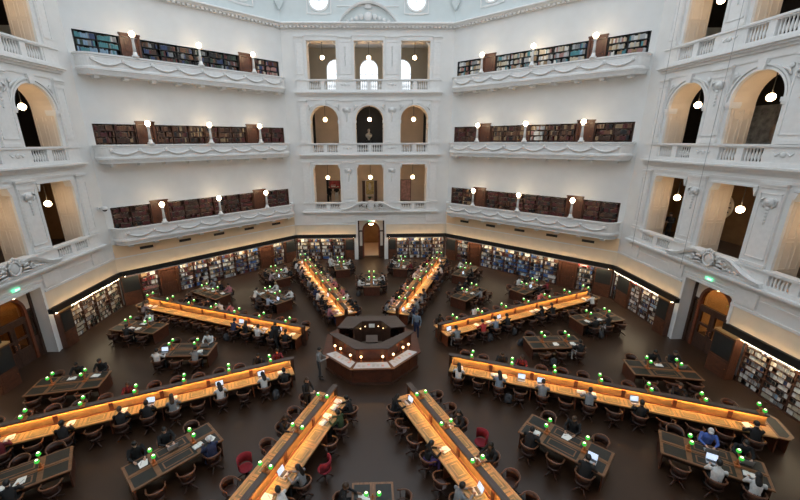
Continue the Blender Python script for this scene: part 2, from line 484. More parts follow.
def gallery(side, kinds, l3='olive', windows=False):
    """the rooms behind an arcade: floors, back wall, ends and roof"""
    F = face(side); root = ROOT[side]
    for i, (zf, zt) in enumerate(LV):
        MB(F).box(-7.6, 7.6, -5.2, -.2 if i < 0 else -DEEP + .02, zf - .35, zf).build('gallery_floor', 'gallery_floor', root)
    MB(F).box(-7.6, 7.6, -5.2, -DEEP + .02, 19.5, 19.8).build('gallery_ceiling', 'trim', root)
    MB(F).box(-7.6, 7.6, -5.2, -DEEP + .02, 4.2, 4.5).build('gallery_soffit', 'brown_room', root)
    for i, (zf, zt) in enumerate(LV):
        z1 = [9.7, 14.85, 19.5][i]
        c = MB(F)
        if i == 2 and windows:
            ws = [(-3.2, .92), (0, .92), (3.2, .92)]
            e = [-7.6] + [q for c0, h in ws for q in (c0 - h, c0 + h)] + [7.6]
            for k in range(0, len(e), 2): c.box(e[k], e[k + 1], -5.2, -5.0, zf, z1)
            for c0, h in ws:
                c.box(c0 - h, c0 + h, -5.2, -5.0, zf, zf + .3)
                pts = arc(c0, 17.65, h, PI, 0, 12)
                for q in range(12):
                    (xa, za), (xb, zb) = pts[q], pts[q + 1]
                    c.prism([(xa, za), (xb, zb), (xb, z1), (xa, z1)], -5.2, -5.0)
        else:
            c.box(-7.6, 7.6, -5.2, -5.0, zf, z1)
        c.build('gallery_back_wall', kinds[i], root)
        e = MB(F)
        for s in (-1, 1):
            a0, a1 = sorted((s * 7.4, s * 7.6)); e.box(a0, a1, -5.2, -DEEP, zf, z1)
        e.build('gallery_end_wall', kinds[i], root)
        if i == 2 and not windows:
            e = MB(F)
            for s in (-1, 1):
                a0, a1 = sorted((s * 7.4, s * 7.36)); e.box(a0, a1, -5.0, -DEEP, zf, 17.5)
            e.build('gallery_dado', 'drum', root)

gallery('north', ['beige', 'beige', 'olive'], windows=True)
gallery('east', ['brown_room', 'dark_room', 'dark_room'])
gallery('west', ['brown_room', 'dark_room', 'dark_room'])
# tall arched windows of the top gallery
F = face('north')
for k, c0 in enumerate((-3.2, 0, 3.2)):
    w = MB(F); h = .92
    w.box(c0 - h, c0 - h + .07, -5.12, -5.04, 15.5, 17.65); w.box(c0 + h - .07, c0 + h, -5.12, -5.04, 15.5, 17.65)
    w.box(c0 - h + .07, c0 + h - .07, -5.12, -5.04, 15.5, 15.57)
    rs = []
    for q in range(17):
        an = PI * q / 16; co, sn = math.cos(an), math.sin(an)
        rs.append([(c0 + r * co, n, 17.65 + r * sn) for r, n in ((h, -5.12), (h, -5.04), (h - .07, -5.04), (h - .07, -5.12))])
    w.rings(rs, 0, False)
    for x in (-.31, .31): w.box(c0 + x - .015, c0 + x + .015, -5.10, -5.06, 15.57, 17.65 + math.sqrt(h * h - x * x) - .05)
    for z in (16.1, 16.65, 17.2): w.box(c0 - h + .05, c0 + h - .05, -5.10, -5.06, z - .015, z + .015)
    o = struct(w.build(f'window_{k + 1}', 'trim'))
    g = MB(F); g.prism([(c0 - h, 15.5), (c0 + h, 15.5)] + arc(c0, 17.65, h, 0, PI, 14), -5.085, -5.075)
    g.build('window_glass', 'glass', o)

# ------------------------------------------------------------------ the four plain faces with book galleries
BZ = [(5.15, 6.93, 5.63), (10.3, 12.18, 10.93), (15.45, 17.37, 16.1)]      # niche floor, bookcase top, parapet top
def plain(side, detail=True):
    F = face(side); w = MB(F); X = 7.5
    zs = [2.5]
    for z0, z1, zr in BZ: zs += [z0, z1]
    zs += [20.3]
    w.box(-7.7, 7.7, -1, -.42, 0, 2.5)
    if detail:
        for k in range(0, len(zs), 2): w.box(-X, X, -.6, 0, zs[k], zs[k + 1])
        for k in range(1, len(zs) - 1, 2):
            for s in (-1, 1):
                a, b = sorted((s * 6.82, s * X)); w.box(a, b, -.6, 0, zs[k], zs[k + 1])
        w.box(-X, X, -.75, -.6, 2.5, 20.3)
    else:
        w.box(-X, X, -.6, 0, 2.5, 20.3)
    root = struct(w.build('wall_' + side, 'white'))
    if not detail: return root
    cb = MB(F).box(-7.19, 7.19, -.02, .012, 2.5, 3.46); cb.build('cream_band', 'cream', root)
    b = MB(F).box(-7.15, 7.15, -.02, .05, 3.46, 3.56); b.build('string_course', 'trim', root)
    # warm frieze under the first balcony, with dark vent slots
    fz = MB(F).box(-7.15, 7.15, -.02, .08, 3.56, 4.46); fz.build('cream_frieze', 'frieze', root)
    for t in (-5.2, -2.6, 0, 2.6, 5.2):
        v = MB(F).box(t - .42, t + .42, .07, .10, 3.86, 4.05)
        for q in range(3): v.box(t - .42, t + .42, .09, .11, 3.89 + q * .05, 3.91 + q * .05)
        v.build('vent_slot', 'slot', root)
    for (z0, z1, zr) in BZ:
        bal = sweep_balcony(F, zr); bal.build('balcony', 'trim', root)
        f = MB(F)                                                           # festoons along the front
        for q in range(8):
            c = -5.6 + q * 1.6
            pts = [(c - .8 + 1.6 * k / 8, .985, zr - .36 - .26 * math.sin(PI * k / 8)) for k in range(9)]
            f.tube(pts, [.03, .045, .06, .07, .075, .07, .06, .045, .03], 6)
        for q in range(9): f.ball((-6.4 + q * 1.6 * .985 + .1, .985, zr - .34), (.13, .045, .13), 8, 5)
        f.build('festoons', 'relief', root)
        md = MB(F)
        for q in range(9): md.box(-6.2 + q * 1.55 - .14, -6.2 + q * 1.55 + .14, 0, .72, zr - 1.34, zr - 1.17)
        md.build('modillions', 'trim', root)
    return root

def balc_path():
    p = []
    for k in range(9):
        a = PI / 2 * k / 8; p.append((-7.02 + .75 * (1 - math.cos(a)), .95 * math.sin(a)))
    return p + [(-x, n) for x, n in reversed(p)]
def sweep_balcony(F, zr):
    prof = [(-.16, zr), (.05, zr), (.05, zr - .09), (0, zr - .12), (0, zr - .20), (-.02, zr - .22), (-.02, zr - .72), (0, zr - .74), (.03, zr - .80), (.03, zr - .90), (-.02, zr - .93), (-.06, zr - 1.02), (-.16, zr - 1.18)]
    P = balc_path(); rs = []
    m = MB(F)
    for i, (x, n) in enumerate(P):
        a = P[max(i - 1, 0)]; b = P[min(i + 1, len(P) - 1)]
        t = Vector((b[0] - a[0], b[1] - a[1])).normalized(); nr = Vector((-t.y, t.x))
        if i == 0: nr = Vector((-1, 0))
        if i == len(P) - 1: nr = Vector((1, 0))
        rs.append([(x + nr.x * o, max(-.02, n + nr.y * o), z) for o, z in prof])
    m.rings(rs, 0, False)
    q = [(x, n) for x, n in P]
    m.add([(x, n - .05 if n > .1 else n, zr - .80) for x, n in q] + [(x, n - .05 if n > .1 else n, zr - 1.17) for x, n in q],
          [tuple(range(len(q))), tuple(range(2 * len(q) - 1, len(q) - 1, -1))])
    return m
for sd in ('northwest', 'northeast'): ROOT[sd] = plain(sd)
for sd in ('southwest', 'southeast'): ROOT[sd] = plain(sd, False)

# ------------------------------------------------------------------ great cornice, drum with roundels, dome ribs
def oct_ring(prof, name, mat):
    rs = []
    for k in range(8):
        a = PI / 8 + k * PI / 4
        rs.append([((AP - n) / math.cos(PI / 8) * math.sin(a), (AP - n) / math.cos(PI / 8) * math.cos(a), z) for n, z in prof])
    m = MB(); m.rings(rs, 0, False, closed=True)
    return m.build(name, mat)
co = struct(oct_ring([(-.02, 19.86), (.10, 19.86), (.14, 19.95), (.34, 20.0), (.40, 20.08), (.52, 20.14), (.52, 20.22), (.2, 20.34), (-.02, 20.34)], 'trim_1', 'trim'))
for sd in ('north', 'northeast', 'northwest'):
    d = MB(face(sd))
    for q in range(46): d.box(-7.0 + q * .311, -7.0 + q * .311 + .16, .1, .33, 19.88, 19.99)
    d.build('dentils', 'trim', co)
for sd in ANG:
    F = face(sd); w = MB(F); X = 7.6; zc = 21.95; r = .78
    # drum face with two round openings
    for s in (-1, 1):
        c = s * 3.95
        for a0, a1, up in ((PI, 0, 1), (PI, 0, -1)):
            pts = [(c + r * math.cos(PI - PI * q / 14), zc + up * r * math.sin(PI * q / 14)) for q in range(15)]
            for q in range(14):
                (xa, za), (xb, zb) = pts[q], pts[q + 1]
                ze = 24.2 if up > 0 else 20.3
                w.prism([(xa, za), (xb, zb), (xb, ze), (xa, ze)], -.5, 0)
    for a, b in ((-X, -3.95 - r), (-3.95 + r, 3.95 - r), (3.95 + r, X)): w.box(a, b, -.5, 0, 20.3, 24.2)
    o = struct(w.build('wall_drum_' + sd, 'drum'))
    for s in (-1, 1):
        c = s * 3.95; f = MB(F)
        rs = []
        for q in range(24):
            an = 2 * PI * q / 24; c2, s2 = math.cos(an), math.sin(an)
            rs.append([(c + rr * c2, n, zc + rr * s2) for rr, n in ((r - .02, -.3), (r - .02, .06), (r + .10, .06), (r + .12, -.02))])
        f.rings(rs, 0, False, closed=True)
        for a0, a1, z0, z1 in ((-1.0, -.92, 21.0, 23.0), (.92, 1.0, 21.0, 23.0), (-1.0, 1.0, 20.92, 21.0)):
            f.box(c + a0, c + a1, -.02, .07, z0, z1)
        f.box(c - .62, c + .62, -.02, .05, 20.86, 20.93)
        f.box(c - r, c + r, -.28, -.24, zc - .02, zc + .02); f.box(c - .02, c + .02, -.28, -.24, zc - r, zc + r)
        f.build('roundel_frame', 'trim', o)
        g = MB(F); g.prism([(c + (r - .01) * math.cos(2 * PI * q / 24), zc + (r - .01) * math.sin(2 * PI * q / 24)) for q in range(24)], -.27, -.26)
        g.build('roundel_glass', 'glass', o)
    if sd in ('north', 'east', 'west'):
        p = MB(F); C0 = (0, 19.15); Rr = 3.05                                 # segmental pediment with a carved fan
        a = math.asin(2.4 / Rr)
        rs = []
        for q in range(21):
            an = PI / 2 - a + 2 * a * q / 20; c2, s2 = math.cos(an), math.sin(an)
            z0 = 20.25 + (Rr * s2 - Rr * math.cos(a)) * 1.3
            rs.append([(Rr * c2, 0, z0 - .14), (Rr * c2, .30, z0 - .14), (Rr * c2, .36, z0 + .02), (Rr * c2, 0, z0 + .08)])
        p.rings(rs, 0, False)
        p.box(-2.5, 2.5, -.02, .06, 21.45, 21.52)
        p.build('segmental_pediment', 'trim', o)
        v = MB(F)
        v.ball((0, .12, 20.72), (.34, .14, .34), 10, 6)
        for s in (-1, 1):
            for q in range(4): v.ball((s * (.55 + q * .38), .1, 20.70 - q * .10), (.20 - .02 * q, .1, .22 - .035 * q), 8, 5)
        v.box(-.25, .25, -.02, .16, 21.3, 22.2)
        v.build('fan_carving', 'relief', o)
for k in range(8):
    a = PI / 8 + k * PI / 4; m = MB(); rs = []
    for z, rr, hw in ((21.2, 18.55, .05), (21.7, 18.5, .32), (24.2, 18.5, .4), (27, 17.0, .35), (30, 13.4, .3), (32.5, 8.4, .25), (33.6, 4.6, .22)):
        d = Vector((math.sin(a), math.cos(a), 0)); t = Vector((d.y, -d.x, 0)); p = d * rr + Vector((0, 0, z))
        rs.append([p + t * hw, p + t * hw + d * .7, p - t * hw + d * .7, p - t * hw])
    m.rings(rs, 0, False)
    struct(m.build(f'trim_{k + 2}', 'drum'))
struct(oct_ring([(12.9, 33.4), (12.4, 33.4), (12.4, 34), (12.9, 34)], 'trim_10', 'drum'))
g = MB(); lv = [(24.2, 17.3), (27, 15.9), (30, 12.5), (32.5, 8.0), (33.6, 4.5)]
rs = [[(rr / math.cos(PI / 8) * math.sin(PI / 8 + k * PI / 4), rr / math.cos(PI / 8) * math.cos(PI / 8 + k * PI / 4), z) for k in range(8)] for z, rr in lv]
g.rings(rs, 0, False)
struct(g.build('window_4', 'glass'))
# ------------------------------------------------------------------ portals and halls behind them
def portal(side, k, leaves):
    pc, ph = PORT[side]; F = face(side) @ Matrix.Translation((pc, 0, 0)); n0, n1 = -.80, -.66; R_ = .70 + (ph - 1.27)
    m = MB(F)                                                               # wooden screen with an arched head
    for s in (-1, 1):
        a, b = sorted((s * ph, s * (R_ + .02))); m.box(a, b, n0, n1, 0, 2.75)
        a, b = sorted((s * ph, s * (ph - .13))); m.box(a, b, n0, n1 + .08, 0, 3.85)
    o = struct(m.build(f'door_{k}', 'darkwood'))
    h = MB(F); pts = arc(0, 2.75, R_ + .02, PI, 0, 16)
    for q in range(16):
        (xa, za), (xb, zb) = pts[q], pts[q + 1]
        h.prism([(xa, za), (xb, zb), (xb, 3.85), (xa, 3.85)], n0, n1)
    for s in (-1, 1):
        a, b = sorted((s * (R_ + .02), s * (ph - .13))); h.box(a, b, n0, n1, 2.75, 3.85)
    h.build('door_head_panel', 'jamb', o)
    a = MB(F); rs = []
    for q in range(21):
        an = PI * q / 20; c, s = math.cos(an), math.sin(an)
        rs.append([(r * c, n, 2.75 + r * s) for r, n in ((R_, n0), (R_, n1 + .07), (R_ + .15, n1 + .07), (R_ + .15, n0))])
    a.rings(rs, 0, False)
    for s in (-1, 1):
        x0, x1 = sorted((s * R_, s * (R_ + .15))); a.box(x0, x1, n0, n1 + .07, 0, 2.75)
    a.build('door_arch', 'mahogany', o)
    for s in (-1, 1):
        p = MB(F); x0, x1 = sorted((s * (R_ + .18), s * (ph - .15)))
        p.box(x0, x1, n1, n1 + .02, 1.2, 2.6); p.build('side_light', 'door_glass' if leaves else 'jamb', o)
    if leaves:
        t = MB(F).box(-R_, R_, n0 + .02, n1 + .03, 2.28, 2.46); t.build('door_transom', 'darkwood', o)
        g = MB(F); g.prism([(-R_, 2.46), (R_, 2.46), (R_, 2.75)] + arc(0, 2.75, R_, 0, PI, 14)[1:-1] + [(-R_, 2.75)], -.74, -.73)
        g.build('fanlight_glass', 'door_glass', o)
        for s in (-1, 1):
            l = MB(F); x0, x1 = sorted((s * .01, s * R_))
            l.box(x0, x0 + .12, n0 + .02, n1, 0, 2.27); l.box(x1 - .12, x1, n0 + .02, n1, 0, 2.27)
            for z0, z1 in ((0, .85), (1.35, 1.47), (2.12, 2.27)): l.box(x0 + .12, x1 - .12, n0 + .02, n1, z0, z1)
            lf = l.build('door_leaf', 'darkwood', o)
            MB(F).box(x0 + .12, x1 - .12, -.74, -.73, .85, 2.12).build('leaf_glass', 'door_glass', lf)
            MB(F).tube([(s * .09, n1 + .0, 1.0), (s * .09, n1 + .06, 1.02), (s * .09, n1 + .06, 1.22), (s * .09, n1, 1.24)], .014, 5).build('door_handle', 'brass', lf)
    h = MB(F)
    for s in (-1, 1):
        x0, x1 = sorted((s * 2.2, s * 2.35)); h.box(x0, x1, -6.2, -DEEP, 0, 4)
    h.box(-2.35, 2.35, -6.35, -6.2, 0, 4); h.box(-2.35, 2.35, -6.2, -DEEP, 4, 4.15)
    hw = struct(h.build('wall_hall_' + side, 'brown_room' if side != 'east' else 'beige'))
    MB(F).box(-2.2, 2.2, -6.2, -DEEP, -.19, .005).build('hall_floor', 'beige' if side == 'north' else 'gallery_floor', hw)
def portal_lamp(side, nm):
    o = thing('portal_lamp', f'small warm globe lamp above the arch inside the {nm} doorway', 'lamp', on(side, PORT[side][0] + .25, -.36, 3.845), 0, 'lamps inside the doorways')
    MB().lathe((0, 0, -.06), [(.02, 0), (.06, .03), (.06, .06)], 10).build('fitting', 'brass', o)
    MB().ball((0, 0, -.13), .075, 12, 8).build('globe', 'portal_globe', o)
for sd, nm in (('north', 'far'), ('east', 'right'), ('west', 'left')): portal_lamp(sd, nm)
portal('north', 1, False); portal('east', 2, True); portal('west', 3, True)

def pendant(F, t, n, ztop, zg, label, group='globe pendants under the arches', r=.17):
    p = F @ Vector((t, n, ztop))
    o = thing('pendant_lamp', label, 'lamp', p, 0, group)
    d = ztop - zg
    MB().tube([(0, 0, 0), (0, 0, -d + r)], .018, 6).lathe((0, 0, -.04), [(.07, 0), (.07, .04)], 8).build('rod', 'metal', o)
    MB().ball((0, 0, -d), r, 18, 12).build('globe', 'pendant', o)
    return o
STOREY = ['lowest', 'middle', 'top']
for sd, nm in (('north', 'far'), ('east', 'right'), ('west', 'left')):
    for i in range(3):
        for (a, b), w in zip(OPEN, ('left', 'centre', 'right')):
            if sd == 'west': w = {'left': 'nearest', 'centre': 'centre', 'right': 'farthest'}[w]
            if sd == 'east': w = {'left': 'farthest', 'centre': 'centre', 'right': 'nearest'}[w]
            zt = [9.05, 14.0, 19.02][i]; zg = [7.80, 12.88, 17.86][i]
            pendant(face(sd), (a + b) / 2, -.68, zt, zg, f'white globe pendant in the {w} opening of the {STOREY[i]} {nm} gallery')
    pendant(face(sd), 0, -3.2, 4.0, 3.0, f'globe pendant in the hall behind the {nm} doorway', 'hall pendants', .3)

for i in (0, 1):  # unseen lamps added to brighten the back walls of the far gallery
    for c, w in ((-3.95, 'left'), (0, 'centre'), (3.95, 'right')):
        o = thing('ceiling_light', f'round warm ceiling light inside the {STOREY[i]} far gallery, behind the {w} opening', 'light', on('north', c, -3.0, [9.7, 14.85][i]), 0, 'ceiling lights in the far gallery')
        MB().lathe((0, 0, -.10), [(.30, .0), (.34, .03), (.34, .10)], 16).build('rim', 'metal', o); MB().lathe((0, 0, -.13), [(.10, 0), (.24, .015), (.29, .04)], 16).build('diffuser', 'ceiling_lamp', o)
# exit signs
def exit_sign(side, t, n, z, label):
    o = thing('exit_sign', label, 'sign', on(side, t, n, z), face_rz(side), 'green exit signs'); o.scale = (.7, .7, .7)
    MB().box(-.30, .30, -.05, 0, -.11, .11).build('case', 'exit_green', o)
    m = MB()
    m.ball((-.02, -.055, .06), (.02, .006, .02), 6, 4)
    m.box(-.05, .01, -.06, -.05, -.02, .045); m.box(-.09, -.04, -.06, -.05, -.08, -.02); m.box(0, .045, -.06, -.05, -.07, -.015); m.box(.01, .06, -.06, -.05, .015, .035)
    m.build('running_figure', 'exit_white', o)
    MB().prism([(.10, -.02), (.10, .02), (.17, .02), (.17, .055), (.24, 0), (.17, -.055), (.17, -.02)], -.06, -.05).build('arrow', 'exit_white', o)
exit_sign('east', .1, .06, 4.25, 'green exit sign above the right doorway')
exit_sign('west', -.05, .06, 4.22, 'green exit sign above the left doorway')
exit_sign('north', -.05, -.58, 3.72, 'small green exit sign above the far arched doorway')

# security camera on the left
o = thing('security_camera', 'white dome security camera on the wall beside the lowest left balcony', 'camera', on('west', 6.72, .02, 7.02), face_rz('west'))
MB().box(-.10, .10, -.06, .0, -.12, .12).tube([(0, -.05, 0), (0, -.34, .02)], .05, 8).build('bracket', 'trim', o)
MB().lathe((0, -.40, -.06), [(.10, .20), (.16, .16), (.18, .02), (.17, 0)], 12).build('housing', 'trim', o)
MB().ball((0, -.40, -.06), (.14, .14, .13), 12, 8).build('dome', 'camera_dome', o)

# posters, picture, bust, mural, dial in the galleries
def flat(name, side, t0, t1, n, z0, z1, mat, label, cat, frame=None):
    o = thing(name, label, cat, on(side, (t0 + t1) / 2, n, z0), face_rz(side)); w = (t1 - t0) / 2; h = z1 - z0
    MB().box(-w, w, -.02, 0, 0, h).build('sheet', mat, o)
    f = MB()
    for a in ((-w - .05, -w, 0, h), (w, w + .05, 0, h), (-w - .05, w + .05, -.05, 0), (-w - .05, w + .05, h, h + .05)): f.box(a[0], a[1], -.05, 0, a[2], a[3])
    f.build('frame', frame or 'darkwood', o)
    return o
o = flat('poster', 'north', -4.3, -3.2, -4.95, 6.3, 7.05, 'poster_red', 'red poster on the back wall of the lowest far gallery, left opening', 'poster')
MB().box(-.4, .4, -.03, -.02, .12, .22).box(-.4, .1, -.03, -.02, .3, .36).build('pale_bands', 'paper', o)
flat('poster', 'north', 3.2, 4.2, -4.95, 5.0, 7.1, 'poster_pink', 'pink poster on the back wall of the lowest far gallery, right opening', 'poster')
o = flat('painting', 'north', -.5, .35, -4.95, 5.6, 7.05, 'canvas', 'yellow painting in a pale frame in the lowest far gallery, centre opening', 'painting', 'trim')
MB().ball((0, -.02, .85), (.16, .012, .4), 10, 6).build('painted_figure', 'stone', o)
for t, w in ((-.72, 'left'), (.52, 'right')):
    o = thing('display_screen', f'dark folding screen panel {w} of the yellow painting', 'screen', on('north', t, -4.9, 4.9), face_rz('north'), 'dark panels beside the painting')
    MB().box(-.15, .15, -.08, 0, 0, 2.1).build('panel', 'shelfwood', o); MB().box(-.18, .18, -.1, 0, 2.1, 2.16).build('top_rail', 'darkwood', o)
o = thing('dark_panel', 'tall dark panel beside the red poster in the lowest far gallery', 'panel', on('north', -4.48, -4.9, 4.904), face_rz('north'))
MB().box(-.12, .12, -.06, 0, 0, 2.2).build('leaf', 'black', o); MB().box(-.15, .15, -.08, 0, 2.2, 2.28).build('head', 'darkwood', o)  # the dark of a doorway made as a black panel
for t, w in ((-5.65, 'left'), (5.62, 'right')):
    o = thing('dark_panel', f'tall dark panel on the back wall of the middle far gallery, {w} opening', 'panel', on('north', t, -4.9, 10.054), face_rz('north'), 'tall dark panels')
    MB().box(-.22, .22, -.05, 0, 0, 4.4).build('sheet', 'black', o); MB().box(-.25, .25, -.07, 0, 4.4, 4.46).build('head', 'darkwood', o)  # black strips in place of dark doorways
o = thing('black_curtain', 'tall black curtain behind the marble bust in the middle far gallery', 'curtain', on('north', -.05, -4.8, 10.05), face_rz('north'))
MB().box(-1.9, 1.9, -.1, 0, 0, 4.6).build('cloth', 'black', o); MB().box(-1.95, 1.95, -.13, .02, 4.6, 4.68).build('head_rail', 'metal', o)  # black sheet put where a doorway behind is only dark
o = thing('marble_bust', 'pale marble bust on a pedestal in the middle far gallery, centre arch', 'sculpture', on('north', -.1, -4.0, 10.053), face_rz('north'))
MB().lathe((0, 0, 0), [(.26, 0), (.26, .1), (.2, .16), (.18, .9), (.24, .98), (.24, 1.06)], 12).build('pedestal', 'metal', o)
b = MB(); b.lathe((0, 0, 1.06), [(.14, 0), (.10, .08), (.12, .14), (.30, .34), (.33, .5), (.22, .62), (.10, .68), (.09, .78)], 14)
b.ball((0, -.01, 1.96), (.125, .15, .18), 12, 8); b.build('bust', 'stone', o)
o = thing('potted_fern', 'green fern in a pot below the yellow painting', 'plant', on('north', -.1, -4.3, 4.903), face_rz('north'))
MB().lathe((0, 0, 0), [(.10, 0), (.16, .28), (.17, .3)], 10).build('pot', 'brass', o)
m = MB()
for q in range(16):
    a = q * 2.4; c, s = math.cos(a), math.sin(a); L = .28 + .12 * RND.random()
    m.tube([(0, 0, .26), (c * L * .5, s * L * .5, .26 + .3), (c * L, s * L, .26 + .25)], [.02, .03, .004], 4)
m.build('fronds', 'leaf', o)
o = flat('mural', 'east', -5.0, -2.6, -4.95, 10.4, 12.9, 'poster_grey', 'grey mural with a pale seated figure in the middle right gallery', 'mural', 'black')
MB().ball((.55, -.02, 1.75), (.22, .015, .28), 10, 6).ball((.5, -.02, 1.0), (.45, .014, .55), 10, 6).build('pale_figure', 'poster_face', o)
o = thing('wall_dial', 'round pale dial with dark marks in the lowest right gallery, centre opening', 'clock', on('east', -2.32, -1.98, 7.55), face_rz('east'))
rim = MB(); rs = []
for q in range(28):
    a = 2 * PI * q / 28; rs.append([(r * math.cos(a), y, r * math.sin(a)) for r, y in ((.60, 0), (.60, -.08), (.68, -.08), (.68, 0))])
rim.rings(rs, 0, False, closed=True); rim.build('rim', 'jamb', o)
m = MB(); m.prism([(.60 * math.cos(2 * PI * q / 28), .60 * math.sin(2 * PI * q / 28)) for q in range(28)], -.04, 0); m.build('dial', 'dial', o)
m = MB()
for q in range(12):
    a = 2 * PI * q / 12; T = Matrix.Translation((.46 * math.cos(a), -.045, .46 * math.sin(a))) @ Matrix.Rotation(-a, 4, 'Y'); m.box(-.09, .09, -.005, 0, -.03, .03, T=T)
m.build('hour_marks', 'black', o)
MB().tube([(0, -.04, .68), (0, -.04, 1.2)], .02, 5).tube([(0, -.04, 0), (0, .06, 0)], .05, 6).build('hanger', 'metal', o)

# ------------------------------------------------------------------ lamp posts on the balcony rails
def lamp_post(side, t, z, label):
    o = thing('lamp_post', label, 'lamp', on(side, t, .93, z + .004), 0, 'globe lamps on the balcony rails')
    MB().lathe((0, 0, 0), [(.20, 0), (.20, .08), (.13, .14), (.10, .30)], 12).build('base', 'trim', o)
    MB().lathe((0, 0, .28), [(.095, 0), (.075, .5), (.07, .72), (.11, .76), (.12, .80), (.09, .84)], 12).build('column', 'trim', o)
    MB().ball((0, 0, 1.30), .165, 18, 12).build('globe', 'globe', o)
for sd, nm in (('northwest', 'left'), ('northeast', 'right')):
    for i, (z0, z1, zr) in enumerate(BZ):
        for t, w in ((-4, 0), (0, 1), (4, 2)):
            word = (('nearest', 'middle', 'farthest') if sd == 'northwest' else ('farthest', 'middle', 'nearest'))[w]
            lamp_post(sd, t, zr, f'white globe lamp post, {word} on the {STOREY[i]} {nm} balcony')

# ------------------------------------------------------------------ books
PAL = {}
for nm, c in {'white': (.66, .65, .62), 'cream': (.50, .44, .33), 'light grey': (.40, .41, .42), 'grey': (.20, .21, .22), 'black': (.012, .012, .014), 'navy': (.025, .045, .12),
              'blue': (.05, .12, .30), 'pale blue': (.22, .34, .46), 'teal': (.06, .22, .25), 'green': (.04, .11, .06), 'maroon': (.085, .014, .015), 'dark brown': (.055, .025, .015),
              'brown': (.13, .058, .03), 'tan': (.30, .20, .11), 'red': (.36, .035, .035), 'orange': (.45, .16, .04), 'dusty pink': (.34, .17, .15), 'dark green': (.02, .045, .03)}.items():
    PAL[nm] = paint('book_' + nm.replace(' ', '_'), c, .6, .15, 5)
PALN = list(PAL)
def palette(kind):
    return {'mixed': ['white', 'white', 'light grey', 'cream', 'grey', 'black', 'black', 'tan', 'navy', 'maroon', 'blue', 'grey', 'brown'],
            'display': ['white', 'white', 'white', 'light grey', 'grey', 'black', 'black', 'black', 'grey', 'cream', 'pale blue', 'navy'],
            'warmdisplay': ['white', 'cream', 'cream', 'light grey', 'grey', 'black', 'black', 'tan', 'brown', 'dark green'],
            'bluerow': ['navy', 'navy', 'blue', 'black', 'blue', 'pale blue', 'white', 'grey', 'navy'],
            'red': ['red', 'maroon', 'dusty pink', 'white', 'tan', 'brown'],
            'maroon': ['maroon', 'maroon', 'maroon', 'dark brown', 'dark brown', 'brown', 'black'],
            'brown': ['dark brown', 'dark brown', 'brown', 'maroon', 'black', 'tan', 'brown'],
            'teal': ['teal', 'teal', 'pale blue', 'light grey', 'grey', 'navy', 'dark green', 'teal'],
            'dusty': ['dusty pink', 'maroon', 'brown', 'dusty pink', 'dark brown', 'cream', 'navy'],
            'dark': ['navy', 'black', 'dark brown', 'maroon', 'grey', 'black', 'dark green', 'brown'],
            'pale': ['cream', 'light grey', 'white', 'cream', 'tan', 'grey', 'dusty pink', 'teal', 'light grey']}[kind]
BOOKS = []      # (side, t, n_front, z, w, d, h, colour, lean, label tail)
def fill(side, t0, t1, nf, z, gap, kind, wmin, wmax, tail, seed, faceout=False):
    R = random.Random(seed); t = t0 + .02; k = 0; pal = palette(kind); run = R.choice(pal)
    while t < t1 - wmax - .01:
        w = R.uniform(wmin, wmax); k += 1
        if R.random() < .62: run = R.choice(pal)
        if R.random() < .045: t += w * R.uniform(.5, 1.6); continue
        h = gap * R.uniform(.66, .93)
        d = .03 if faceout else R.uniform(.18, .24)
        BOOKS.append((side, t + w / 2, nf - R.uniform(.01, .05), z, w * .94, d, h, run, R.uniform(-.02, .02), f'{ORD[k - 1]} along {tail}'))
        t += w + (.012 if faceout else .001)

def bookcase(side, t0, t1, z0, z1, rows, nf, depth, label, group, tails, kind, wmin, wmax, seed, faceout=False, base=.0, row0=0, mat='shelfwood', ndiv=None, light=None):
    W = (t1 - t0) / 2; c = (t0 + t1) / 2
    o = thing('bookcase', label, 'bookcase', on(side, c, nf, z0), face_rz(side), group)
    H = z1 - z0
    MB().box(-W, W, depth - .03, depth, 0, H).build('back_panel', mat, o)
    for s in (-1, 1):
        a, b = sorted((s * W, s * (W - .05))); MB().box(a, b, 0, depth - .03, 0, H).build('side_panel', mat, o)
    MB().box(-W, W, -.015, depth, H, H + .05).build('top', mat, o)
    if base: MB().box(-W + .05, W - .05, .01, depth - .03, 0, base).build('plinth', mat, o)
    gap = (H - base) / rows
    nd = ndiv if ndiv is not None else max(1, round(2 * W / 1.15)); bw = (2 * W - .1) / nd
    for r in range(rows):
        MB().box(-W + .05, W - .05, .012, depth - .03, base + r * gap - .028, base + r * gap).build('shelf', mat, o)
    for q in range(1, nd): MB().box(-W + .05 + q * bw - .02, -W + .05 + q * bw + .02, .005, depth - .03, base, H).build('divider', mat, o)
    for r in range(row0, rows):
        for q in range(nd):
            a = c - W + .05 + q * bw + .025; b = a + bw - .05
            kd = kind(r, (a + b) / 2) if callable(kind) else kind
            fill(side, a, b, nf - .02, z0 + base + r * gap + .002, gap - .035, kd, wmin, wmax, f'{"lowest" if r == 0 else ORD[r] + "-lowest" if r else ""} shelf, bay {q + 1} of {tails}', seed * 97 + r * 13 + q, faceout)
    return o
